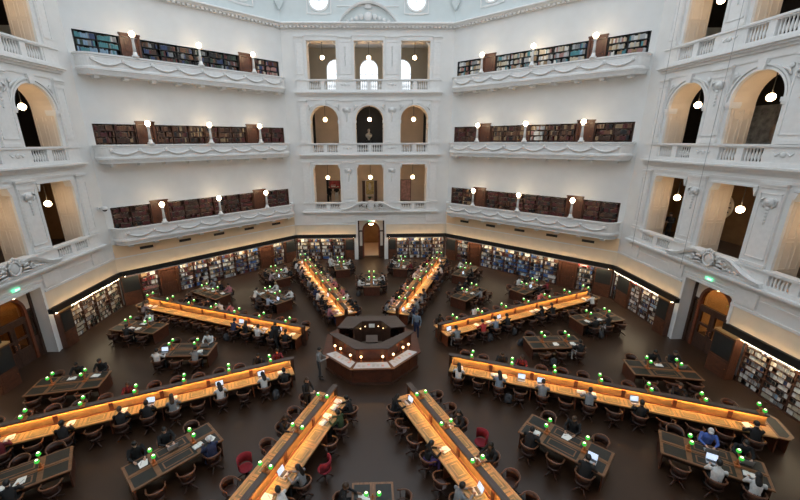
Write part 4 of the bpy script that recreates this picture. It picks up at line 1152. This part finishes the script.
# ------------------------------------------------------------------ people
DG = None
def evaluated(ob):
    dg = bpy.context.evaluated_depsgraph_get(); dg.update()
    return bpy.data.meshes.new_from_object(ob.evaluated_get(dg))
def limb(m, pts, rad):
    """tapering limb with rounded ends through the given joints"""
    P, Rr = [], []
    for i in range(len(pts) - 1):
        a, b = Vector(pts[i]), Vector(pts[i + 1]); n = 5
        for q in range(n + (i == len(pts) - 2)):
            t = q / n; P.append(a.lerp(b, t)); Rr.append(rad[i] * (1 - t) + rad[i + 1] * t)
    m.tube(P, Rr, 10)
    for p, r in zip(pts, rad): m.ball(p, r, 10, 8)
def body_mesh(J, woman):
    m = MB(); v = lambda n: Vector(J[n][0])
    pe, wa, ch, ne = v('pelvis'), v('waist'), v('chest'), v('neck')
    shw = abs(J['shR'][0][0])
    secs = [(pe + Vector((0, 0, -.07)), .12, .10), (pe, .165, .125), (pe.lerp(wa, .5), .155, .115), (wa, .130 if woman else .148, .105), (wa.lerp(ch, .55), .15 if woman else .165, .118),
            (ch, shw - .02, .12), (ch.lerp(ne, .45), shw - .045, .10), (ch.lerp(ne, .75), .12, .075), (ne, .058, .058), (v('skull'), .052, .055)]
    rs = []
    for i, (c, rx, ry) in enumerate(secs):
        rs.append([c + Vector((rx * math.cos(2 * PI * q / 16), ry * math.sin(2 * PI * q / 16), 0)) for q in range(16)])
    m.rings(rs, 0, True)
    for s in 'LR':
        limb(m, [v('sh' + s), v('el' + s), v('wr' + s).lerp(v('el' + s), .0)], [.060, .047, .032])
        limb(m, [v('wr' + s), v('pa' + s)], [.030, .027])
        limb(m, [v('hi' + s), v('kn' + s), v('kn' + s).lerp(v('an' + s), .35), v('an' + s)], [.092, .064, .058, .042])
        limb(m, [v('an' + s) + Vector((0, -.03, -.03)), v('to' + s)], [.042, .036])
    return m.mesh('t', 'white')
def fuse(parts, voxel, ratio):
    """one continuous surface from overlapping closed shapes"""
    bm = bmesh.new()
    for me in parts: bm.from_mesh(me)
    me = bpy.data.meshes.new('tmp'); bm.to_mesh(me); bm.free()
    ob = bpy.data.objects.new('tmp', me); COL.objects.link(ob)
    r = ob.modifiers.new('r', 'REMESH'); r.mode = 'VOXEL'; r.voxel_size = voxel; r.use_smooth_shade = True
    sm = ob.modifiers.new('m', 'SMOOTH'); sm.factor = .5; sm.iterations = 3
    d = ob.modifiers.new('d', 'DECIMATE'); d.ratio = ratio
    out = evaluated(ob); bpy.data.objects.remove(ob)
    return out
def seg_d(p, a, b):
    ab = b - a; t = max(0, min(1, (p - a).dot(ab) / max(ab.length_squared, 1e-9)))
    return (p - a - ab * t).length
class Body: pass
def make_body(J, head, look, woman=False, tilt=0):
    """J: joints; head: centre of the head; look: heading of the face (radians about z); tilt: nod"""
    body = body_mesh(J, woman)
    H = Matrix.Translation(head) @ Matrix.Rotation(look, 4, 'Z') @ Matrix.Rotation(tilt, 4, 'X')
    hm = MB(H)
    hm.ball((0, -.005, .02), (.076, .095, .108), 14, 10)         # skull
    hm.ball((0, .025, -.055), (.056, .066, .062), 12, 8)          # jaw
    hm.ball((0, .095, -.018), (.014, .022, .026), 8, 6)           # nose
    hm.ball((0, .082, -.062), (.026, .014, .014), 8, 6)           # mouth
    for s in (-1, 1): hm.ball((s * .078, -.005, -.01), (.012, .022, .034), 8, 6)
    hm.tube([Vector((0, -.02, -.06)), Vector((0, -.03, -.14))], .05, 8)
    hands = MB()
    for s in 'LR':
        w, p = Vector(J['wr' + s][0]), Vector(J['pa' + s][0]); d = (p - w).normalized()
        hands.ball(w.lerp(p, .7), (.036, .045, .022), 10, 6)
    out = fuse([body, hm.mesh('t', 'white'), hands.mesh('t', 'white')], .014, .34)
    # fingers, rooted inside the palms
    fg = MB()
    for s in 'LR':
        w, p = Vector(J['wr' + s][0]), Vector(J['pa' + s][0]); d = (p - w).normalized(); up = Vector((0, 0, 1)); sd = d.cross(up)
        if sd.length < .2: sd = Vector((1, 0, 0))
        sd.normalize(); nrm = sd.cross(d); inn = sd if s == 'R' else -sd
        inn = -sd if (sd.x > 0) == (s == 'R') else sd
        for q, L in enumerate((.068, .078, .072, .055)):
            o = p + sd * (.027 - .018 * q) * (1 if True else -1) - d * .015
            fg.tube([o, o + d * L * .55 - nrm * .004, o + d * L - nrm * .022], [.0095, .0085, .0065], 5)
        o = w.lerp(p, .45) + inn * .02
        fg.tube([o, o + inn * .028 + d * .025, o + inn * .03 + d * .055 - nrm * .008], [.011, .010, .007], 5)
    bm = bmesh.new(); bm.from_mesh(out); bm.from_mesh(fg.mesh('t', 'white'))
    me = bpy.data.meshes.new('person'); bm.to_mesh(me); bm.free()
    V = lambda n: Vector(J[n][0])
    segs = [(V('pelvis'), V('waist'), 1, .13), (V('waist'), V('chest'), 0, .14), (V('chest'), V('neck').lerp(V('chest'), .35), 0, .12), (V('neck'), V('skull'), 2, .06), (Vector(head), Vector(head) + Vector((0, 0, .05)), 2, .1)]
    for s in 'LR':
        segs += [(V('chest'), V('sh' + s), 0, .08), (V('sh' + s), V('el' + s), 0, .05), (V('el' + s), V('wr' + s).lerp(V('el' + s), .08), 0, .04), (V('wr' + s), V('pa' + s), 2, .03),
                 (V('pelvis'), V('hi' + s), 1, .1), (V('hi' + s), V('kn' + s), 1, .08), (V('kn' + s), V('an' + s), 1, .06), (V('an' + s), V('to' + s), 3, .045)]
    for m in range(6): me.materials.append(None)
    Hi = H.inverted()
    for f in me.polygons:
        c = f.center
        best = min(segs, key=lambda g: seg_d(c, g[0], g[1]) - g[3])
        mi = best[2]
        if mi == 2:
            l = Hi @ c
            if l.y > .05:
                if min((l - Vector((s * .032, .085, .012))).length for s in (-1, 1)) < .017: mi = 4
                elif (l - Vector((0, .094, -.062))).length < .02: mi = 5
        f.material_index = mi; f.use_smooth = True
    B = Body(); B.mesh = me; B.H = H
    return B

def seated(lean=.0, hands=((-.13, .50), (.13, .50)), look=0., nod=-.35, turn=0., hz=.77, woman=False):
    sh = .175 if woman else .195; cz = .93; cy = .02 + lean
    J = {'pelvis': ((0, -.02, .545), (.155, .125)), 'waist': ((0, .0 + lean * .4, .70), (.135 if woman else .15, .11)), 'chest': ((0, cy, cz), (.16 if woman else .175, .115)), 'neck': ((0, cy + .03, 1.07), .055), 'skull': ((look * -.03, cy + .07, 1.15), .05)}
    for s, k, (hx, hy) in (('L', -1, hands[0]), ('R', 1, hands[1])):
        J['sh' + s] = ((k * sh, cy, .99), .068); 
        J['el' + s] = ((k * (sh + .07), cy + .16, .80), .046); J['wr' + s] = ((hx + k * .03, hy - .05, hz + .02), .030); J['pa' + s] = ((hx, hy + .05, hz + .018), (.026, .018))
        J['hi' + s] = ((k * .095, .06, .535), .095); J['kn' + s] = ((k * .115, .43, .53), .068); J['an' + s] = ((k * .12, .42, .10), .043); J['to' + s] = ((k * .13, .57, .045), (.042, .036))
    return make_body(J, Vector((look * -.03, cy + .085, 1.20)), look, woman, nod)
def standing(arms='down', stride=0., look=0., nod=-.1, woman=False, lean=0.):
    sh = .175 if woman else .20
    J = {'pelvis': ((0, 0, .95), (.15, .115)), 'waist': ((0, lean * .4, 1.12), (.13 if woman else .145, .105)), 'chest': ((0, lean, 1.33), (.16 if woman else .18, .115)), 'neck': ((0, lean + .02, 1.48), .055), 'skull': ((0, lean + .045, 1.56), .05)}
    for s, k in (('L', -1), ('R', 1)):
        J['sh' + s] = ((k * sh, lean, 1.40), .068)
        if arms == 'down': e, w, p = (k * (sh + .06), lean - .03, 1.12), (k * (sh + .05), lean + .06, .88), (k * (sh + .045), lean + .09, .80)
        elif arms == 'front': e, w, p = (k * (sh + .07), lean + .10, 1.14), (k * .10, lean + .34, 1.16), (k * .05, lean + .42, 1.18)
        else: e, w, p = (k * (sh + .10), lean + .16, 1.14), (k * .20, lean + .40, 1.02), (k * .17, lean + .49, .99)
        J['el' + s] = (e, .045); J['wr' + s] = (w, .030); J['pa' + s] = (p, (.026, .020))
        st = stride * k
        J['hi' + s] = ((k * .09, .0, .90), .09); J['kn' + s] = ((k * .10, st * .5 + .02, .50), .063); J['an' + s] = ((k * .10, st, .09), .042); J['to' + s] = ((k * .12, st + .15, .04), (.042, .034))
    return make_body(J, Vector((0, lean + .06, 1.62)), look, woman, nod)
BODY = {'write': seated(.10, ((-.16, .50), (.10, .54)), .15, -.55), 'read': seated(.0, ((-.14, .48), (.14, .48)), 0, -.45), 'type': seated(.04, ((-.09, .52), (.09, .52)), -.1, -.3, hz=.785),
        'lean': seated(.17, ((-.24, .52), (.18, .50)), -.35, -.5), 'wtype': seated(.05, ((-.09, .52), (.09, .52)), .1, -.35, woman=True, hz=.785), 'wread': seated(.08, ((-.16, .50), (.15, .52)), .3, -.5, woman=True),
        'stand': standing('down', .0, .2), 'walk': standing('down', .2, 0), 'hold': standing('front', .03, 0, -.5), 'bend': standing('desk', .04, 0, -.5, lean=.24), 'wstand': standing('front', .02, -.3, -.3, True)}
def hair_mesh(kind):
    m = MB(); n, k = 16, 9
    m.ball((0, -.012, .028), (.088, .106, .116), n, 10)
    bm = bmesh.new(); bm.from_mesh(m.mesh('t', 'white'))
    def face_area(c): return c.y > .035 and c.z < .065 or c.z < -.03 and c.y > -.04 or c.z < -.07
    bmesh.ops.delete(bm, geom=[f for f in bm.faces if face_area(f.calc_center_median())], context='FACES')
    me = bpy.data.meshes.new('hair'); bm.to_mesh(me); bm.free()
    if kind in ('long', 'bun'):
        e = MB()
        if kind == 'long': e.rings([[(x * w, y0 + y * d, z) for x, y in ((1, 0), (.7, .7), (0, 1), (-.7, .7), (-1, 0), (-.7, -.7), (0, -1), (.7, -.7))] for z, w, d, y0 in ((.06, .07, .05, -.05), (-.03, .085, .045, -.07), (-.13, .095, .035, -.085), (-.22, .085, .03, -.10), (-.28, .05, .02, -.11))], 0, True)
        else: e.ball((0, -.11, .06), (.045, .045, .04), 10, 6)
        bm = bmesh.new(); bm.from_mesh(me); bm.from_mesh(e.mesh('t', 'white')); bm.to_mesh(me); bm.free()
    if kind == 'cap':
        e = MB(); e.rings([[(x * .075, .10 + y * .06, z) for x, y in ((1, -.4), (.9, .4), (.5, .95), (-.5, .95), (-.9, .4), (-1, -.4))] for z in (.058, .07)], 0, False)
        bm = bmesh.new(); bm.from_mesh(me); bm.from_mesh(e.mesh('t', 'white')); bm.to_mesh(me); bm.free()
    for p in me.polygons: p.use_smooth = True
    me.materials.append(None)
    return me
HAIR = {k: hair_mesh(k) for k in ('short', 'long', 'bun', 'cap')}
CL = {}
for nm, c in {'black': (.010, .010, .011), 'white': (.62, .62, .61), 'grey': (.21, .22, .23), 'bluegrey': (.20, .25, .31), 'pinkgrey': (.34, .26, .26), 'navy': (.018, .028, .075), 'maroon': (.13, .012, .02), 'red': (.40, .035, .035),
              'green': (.035, .06, .022), 'pink': (.42, .16, .18), 'blue': (.07, .13, .42), 'palenavy': (.33, .38, .48), 'charcoal': (.05, .05, .055), 'brown': (.06, .03, .018), 'dark': (.02, .017, .015), 'purple': (.10, .06, .20)}.items():
    CL[nm] = paint('cloth_' + nm.replace(' ', '_'), c, .85, .12, 20)
HC = {'black': paint('black_hair', (.010, .008, .007), .45, .3, 30), 'brown': paint('brown_hair', (.05, .026, .014), .5, .3, 30), 'cap': CL['white'], 'blond': paint('fair_hair', (.30, .20, .10), .5, .3, 30)}
SKIN = [paint('skin_light', (.56, .34, .24), .55, .05, 9), paint('skin_tan', (.42, .24, .15), .55, .05, 9), paint('skin_brown', (.20, .10, .06), .55, .05, 9)]
EYE, LIP, SHOE = paint('eye_dark', (.02, .015, .012), .3, .1, 5), paint('lip', (.34, .13, .11), .5, .1, 5), paint('dark_shoe', (.02, .016, .013), .4, .2, 9)
PWORD = {'bluegrey': 'blue-grey', 'pinkgrey': 'pinkish grey', 'palenavy': 'pale blue'}
def person(pose, loc, rz, top, bottom, hair, style, label, group='readers in the reading room', skin=None):
    B = BODY[pose]
    o = bpy.data.objects.new('person', B.mesh); COL.objects.link(o); o.location = loc; o.rotation_euler = (0, 0, rz)
    tag(o, label, 'person', group)
    mats = [CL.get(top, CL['black']), CL.get(bottom, CL['black']), skin or SKIN[RND.choice((0, 0, 1, 1, 2))], SHOE, EYE, LIP]
    for i, m in enumerate(mats): o.material_slots[i].link = 'OBJECT'; o.material_slots[i].material = m
    h = bpy.data.objects.new('cap' if style == 'cap' else 'hair', HAIR[style]); COL.objects.link(h); h.parent = o; h.matrix_local = B.H
    h.material_slots[0].link = 'OBJECT'; h.material_slots[0].material = HC.get(hair, HC['black'])
    return o

# ------------------------------------------------------------------ things on the desks
def lay(proto, name, loc, rz, label, cat, group):
    if proto not in PROTO:
        o = thing(name, label, cat, loc, rz, group); BUILD[proto](o); PROTO[proto] = o; return o
    return dup(PROTO[proto], loc, rz, label, group)
PROTO = {}
def b_laptop(o):
    MB().bevel_box(-.16, .16, -.11, .11, 0, .016, .01).build('base', 'steel', o)
    T = Matrix.Translation((0, .11, .014)) @ Matrix.Rotation(-.28, 4, 'X')
    MB().box(-.16, .16, 0, .010, 0, .22, T=T).build('lid', 'steel', o)
    MB().box(-.148, .148, -.002, 0, .012, .205, T=T).build('screen', 'screen', o)
    MB().box(-.14, .14, -.02, .085, .016, .018).build('keyboard', 'plastic', o)
def b_book(o):
    m = MB()
    for s in (-1, 1):
        rs = []
        for q in range(6):
            x = s * .17 * q / 5; z = .012 + .022 * math.sin(PI * min(1, q / 5 * .95 + .05)) ** .7
            rs.append([(x, -.115, .004), (x, .115, .004), (x, .115, z), (x, -.115, z)])
        m.rings(rs, 0, True)
    m.build('pages', 'paper', o)
    MB().box(-.178, .178, -.122, .122, 0, .004).build('cover', PAL['navy'], o)
def b_papers(o):
    m = MB()
    for q in range(3):
        T = Matrix.Translation((q * .03 - .03, q * .02, 0)) @ Matrix.Rotation(.12 * (q - 1), 4, 'Z'); m.box(-.105, .105, -.148, .148, q * .002, q * .002 + .002, T=T)
    m.build('sheets', 'paper', o)
    MB().tube([(.02, -.10, .011), (.09, .06, .011)], .005, 5).build('pen', 'plastic', o)
def b_bag(o):
    MB().rings([[(x * w, y * d + yo, z) for x, y in ((1, -.6), (1, .6), (.6, 1), (-.6, 1), (-1, .6), (-1, -.6), (-.6, -1), (.6, -1))] for z, w, d, yo in ((0, .15, .09, 0), (.05, .17, .11, 0), (.25, .165, .10, .01), (.36, .13, .08, .02), (.41, .07, .04, .03))], 0, True).build('body', CL['charcoal'], o)
    MB().rings([[(x * w, -.10 + y * .045, z) for x, y in ((1, -.5), (1, .5), (.5, 1), (-.5, 1), (-1, .5), (-1, -.5), (-.5, -1), (.5, -1))] for z, w in ((.05, .10), (.08, .12), (.2, .12), (.23, .08))], 0, True).build('front_pocket', CL['charcoal'], o)
    MB().tube([(-.05, .02, .39), (-.04, .02, .46), (.04, .02, .46), (.05, .02, .39)], .012, 5).build('strap', CL['dark'], o)
BUILD = {'laptop': b_laptop, 'book': b_book, 'papers': b_papers, 'bag': b_bag}
ITEM = {'laptop': ('laptop', 'open silver laptop', 'laptop', 'laptops on the desks'), 'book': ('open_book', 'open book with white pages', 'book', 'open books on the desks'), 'papers': ('paper_sheets', 'white papers and pen', 'paper', 'papers on the desks')}

# the camera's place and lens, taken once so that only what the view can hold is set out
CAM = Vector((.09, -17.635, 11.132)); FPX, PITCH, YAW, ROLL, CXP, CYP = 376.214, .296, .030, -.005, 383.2, 254.62
r0 = Vector((math.cos(YAW), -math.sin(YAW), 0)); f0 = Vector((math.sin(YAW), math.cos(YAW), 0)); zz = Vector((0, 0, 1))
fw = f0 * math.cos(PITCH) - zz * math.sin(PITCH); up = f0 * math.sin(PITCH) + zz * math.cos(PITCH)
rt = r0 * math.cos(ROLL) + up * math.sin(ROLL); up = up * math.cos(ROLL) - r0 * math.sin(ROLL)
def pix(p):
    d = Vector(p) - CAM; k = d.dot(fw)
    if k < .1: return (-9999, -9999, .1)
    return (CXP + FPX * d.dot(rt) / k, CYP - FPX * d.dot(up) / k, k)
def inview(p, m=12):
    u, v, k = pix(p); return -m < u < 800 + m and -m < v < 500 + m

chair0 = red0 = None
REDSEAT = set()
red_pts = [(-3.8, -7.18), (-1.44, -7.48), (3.61, -6.64)]
for q in red_pts: REDSEAT.add(min(SEATS, key=lambda s: (s[1].x - q[0]) ** 2 + (s[1].y - q[1]) ** 2)[0])
POSES_M = ['write', 'read', 'type', 'lean', 'write', 'type']; POSES_F = ['wtype', 'wread']
NCH = NPE = 0
RP = random.Random(5)
for key, p, rz, place, odds in SEATS:
    if not inview(p + Vector((0, 0, .6)), 14): continue
    occ = OCC.get(key)
    if key in REDSEAT: occ = None
    rnd = RP.random()
    if occ is None and rnd < odds:
        top = RP.choice(['black', 'black', 'black', 'black', 'navy', 'charcoal', 'white', 'grey', 'maroon', 'pinkgrey', 'white', 'pink'])
        occ = f"{top} {RP.choice(['black', 'black', 'navy', 'grey'])} {RP.choice(['black', 'black', 'brown', 'blond'])} {RP.choice(['short', 'long', 'short', 'bun'])}"
    j = RP.uniform(-.05, .05); back = Matrix.Rotation(rz, 3, 'Z') @ Vector((0, -1, 0))
    if occ: q = p - back * (.06 if odds > .8 else .0); r = rz + RP.uniform(-.06, .06)
    else: q = p + back * RP.uniform(-.04, .05 if ('out' in key[0] or key[2] > 7) else .12); r = rz + RP.uniform(-.35, .35)
    if key in REDSEAT: q = p + back * .25
    st = 'occupied' if occ else 'empty'
    if key in REDSEAT:
        lb = f'red upholstered swivel chair, {place}'
        if red0 is None:
            red0 = thing('swivel_chair', lb, 'chair', q, r, 'red upholstered chairs'); chair_parts(red0, True)
        else: dup(red0, q, r, lb)
        continue
    lb = f'{st} wooden armchair, {place}'
    if chair0 is None:
        chair0 = thing('reading_chair', lb, 'chair', q, r, 'wooden swivel armchairs'); chair_parts(chair0)
    else: dup(chair0, q, r, lb)
    NCH += 1
    if occ:
        top, bot, hair, style = occ.split()
        pose = RP.choice(POSES_F if style in ('long', 'bun') else POSES_M)
        if hair == 'cap': style = 'cap'
        person(pose, q, r, top, bot, hair, style, f'person in {PWORD.get(top, top)}, {place}')
        NPE += 1
    # what lies on the desk
    if occ or RP.random() < .07:
        fw2 = -back; w = RP.random()
        kinds = ['laptop'] if w < .38 else ['papers'] if w < .62 else ['book'] if w < .8 else ['book', 'papers']
        sd = Matrix.Rotation(rz, 3, 'Z') @ Vector((1, 0, 0)); side = -1 if len(kinds) > 1 else 0
        for kk in kinds:
            nm, word, cat, grp = ITEM[kk]
            c = p + fw2 * (.68 if key[0][0] == 'D' else .66) + sd * (side * .2 + RP.uniform(-.05, .05)); c.z = .757
            lay(kk, nm, c, rz + RP.uniform(-.2, .2), f'{word}, {place}', cat, grp); side = 1
    if not occ and RP.random() < .06 or occ and RP.random() < .08:
        c = q + (Matrix.Rotation(rz, 3, 'Z') @ Vector((.45, -.05, 0))); c.z = 0
        lay('bag', 'backpack', c, rz + RP.uniform(-1, 1), f'dark backpack on the floor, {place}', 'bag', 'bags by the chairs')
# people on their feet and in the galleries
GP = 'people on their feet'
person('hold', (-2.55, -1.75, 0), -PI / 2, 'grey', 'charcoal', 'black', 'short', 'standing person in grey at the left side of the central desk', GP, SKIN[0])
person('wstand', (-2.75, -4.1, 0), -2.2, 'black', 'black', 'brown', 'long', 'standing person in black coat by the inner end of the bottom left desk', GP, SKIN[0])
person('stand', (2.6, 2.0, 0), 2.6, 'bluegrey', 'navy', 'black', 'short', 'standing person in blue-grey by the inner end of the far right desk', GP, SKIN[1])
person('walk', (-5.2, .9, 0), .9, 'black', 'black', 'black', 'short', 'walking person in black between the upper left desk and the hub', GP, SKIN[0])
person('stand', tuple(on('north', -4.25, -4.3, 4.9)), 2.9, 'black', 'black', 'black', 'short', 'person in black by the red poster in the far gallery', 'people in the far gallery', SKIN[0])
person('stand', tuple(on('north', -3.52, -4.2, 4.9)), 3.3, 'black', 'white', 'black', 'short', 'person in black jacket, second from the red poster in the far gallery', 'people in the far gallery', SKIN[0])
person('hold', tuple(on('east', -5.35, -1.75, 4.9)), PI / 2 + .3, 'black', 'black', 'brown', 'short', 'person in black leaning out of the lowest right gallery, farthest opening', 'people in the right gallery', SKIN[0])
# ------------------------------------------------------------------ books become objects: the 300 that show largest one by one, the rest as one mass
def book_geo(m, w, d, h, T, faceout, c0, c1):
    """covers, spine and page block; T places the book"""
    if faceout:
        m.box(-w / 2, w / 2, 0, .004, 0, h, c0, T=T); m.box(-w / 2 + .003, w / 2, .004, d - .004, .003, h - .003, c1, T=T); m.box(-w / 2, w / 2, d - .004, d, 0, h, c0, T=T)
    else:
        m.box(-w / 2, w / 2, 0, d, 0, h - .006, c0, T=T); m.box(-w / 2 + .003, w / 2 - .003, .004, d, h - .006, h - .001, c1, T=T)
bk = []
for b in BOOKS:
    side, t, nf, z, w, d, h, col, lean, tail = b
    u, v, k = pix(on(side, t, nf, z + h / 2))
    vis = 0 <= u <= 800 and 0 <= v <= 500
    a = math.radians(ANG[side]); nrm = Vector((-math.sin(a), -math.cos(a), 0)); vd = (CAM - on(side, t, nf, z)).normalized()
    bk.append((-(w * h * max(.02, nrm.dot(vd)) / (k * k)) if vis else 0, b))
order = sorted(range(len(bk)), key=lambda i: bk[i][0])
single = set(order[:300])
BM = {}
mass = MB(); cidx = {n: i for i, n in enumerate(PALN)}
for i, (sc, b) in enumerate(bk):
    side, t, nf, z, w, d, h, col, lean, tail = b
    T = face(side) @ Matrix.Translation((t, nf, z)) @ Matrix.Rotation(PI, 4, 'Z')
    fo = d < .05
    if i in single:
        m = MB(); book_geo(m, w, d, h, None, fo, 0, 1)
        o = m.build('book', [PAL[col], M['page']])
        o.location = on(side, t, nf, z); o.rotation_euler = (0, 0, face_rz(side))
        tag(o, f'{col} book, {tail}', 'book', 'books on the nearest shelves')
    else:
        book_geo(mass, w, d, h, T, fo, cidx[col], len(PALN))
o = mass.build('shelved_books', [PAL[n] for n in PALN] + ['page']); o['kind'] = 'stuff'
tag(o, 'rows of books filling the bookcases and balcony shelves', 'books')

# ------------------------------------------------------------------ daylight, camera
w = bpy.data.worlds.new('sky'); SC.world = w; w.use_nodes = True
nt = w.node_tree; bg = nt.nodes['Background']
tc = nt.nodes.new('ShaderNodeTexCoord'); sp = nt.nodes.new('ShaderNodeSeparateXYZ'); mr = nt.nodes.new('ShaderNodeMapRange'); rp = nt.nodes.new('ShaderNodeValToRGB')
mr.inputs['From Min'].default_value = -.1; mr.inputs['From Max'].default_value = 1
rp.color_ramp.elements[0].color = (.94, .97, 1, 1); rp.color_ramp.elements[1].color = (.82, .92, 1, 1)
nt.links.new(tc.outputs['Generated'], sp.inputs[0]); nt.links.new(sp.outputs['Z'], mr.inputs['Value']); nt.links.new(mr.outputs[0], rp.inputs[0]); nt.links.new(rp.outputs[0], bg.inputs['Color'])
bg.inputs['Strength'].default_value = 1.75
cam = bpy.data.cameras.new('camera'); co_ = bpy.data.objects.new('camera', cam); COL.objects.link(co_)
cam.sensor_width = 36; cam.lens = FPX / 800 * 36; cam.clip_start = .05; cam.clip_end = 200
cam.shift_x = (400 - CXP) / 800; cam.shift_y = (CYP - 250) / 800
co_.matrix_world = Matrix(((rt.x, up.x, -fw.x, CAM.x), (rt.y, up.y, -fw.y, CAM.y), (rt.z, up.z, -fw.z, CAM.z), (0, 0, 0, 1)))
SC.camera = co_
vs = SC.view_settings; vs.view_transform = 'Standard'; vs.look = 'None'; vs.gamma = 1; vs.use_curve_mapping = False; vs.exposure = 0
print('chairs', NCH, 'people', NPE, 'books', len(BOOKS), 'objects', len(bpy.data.objects))
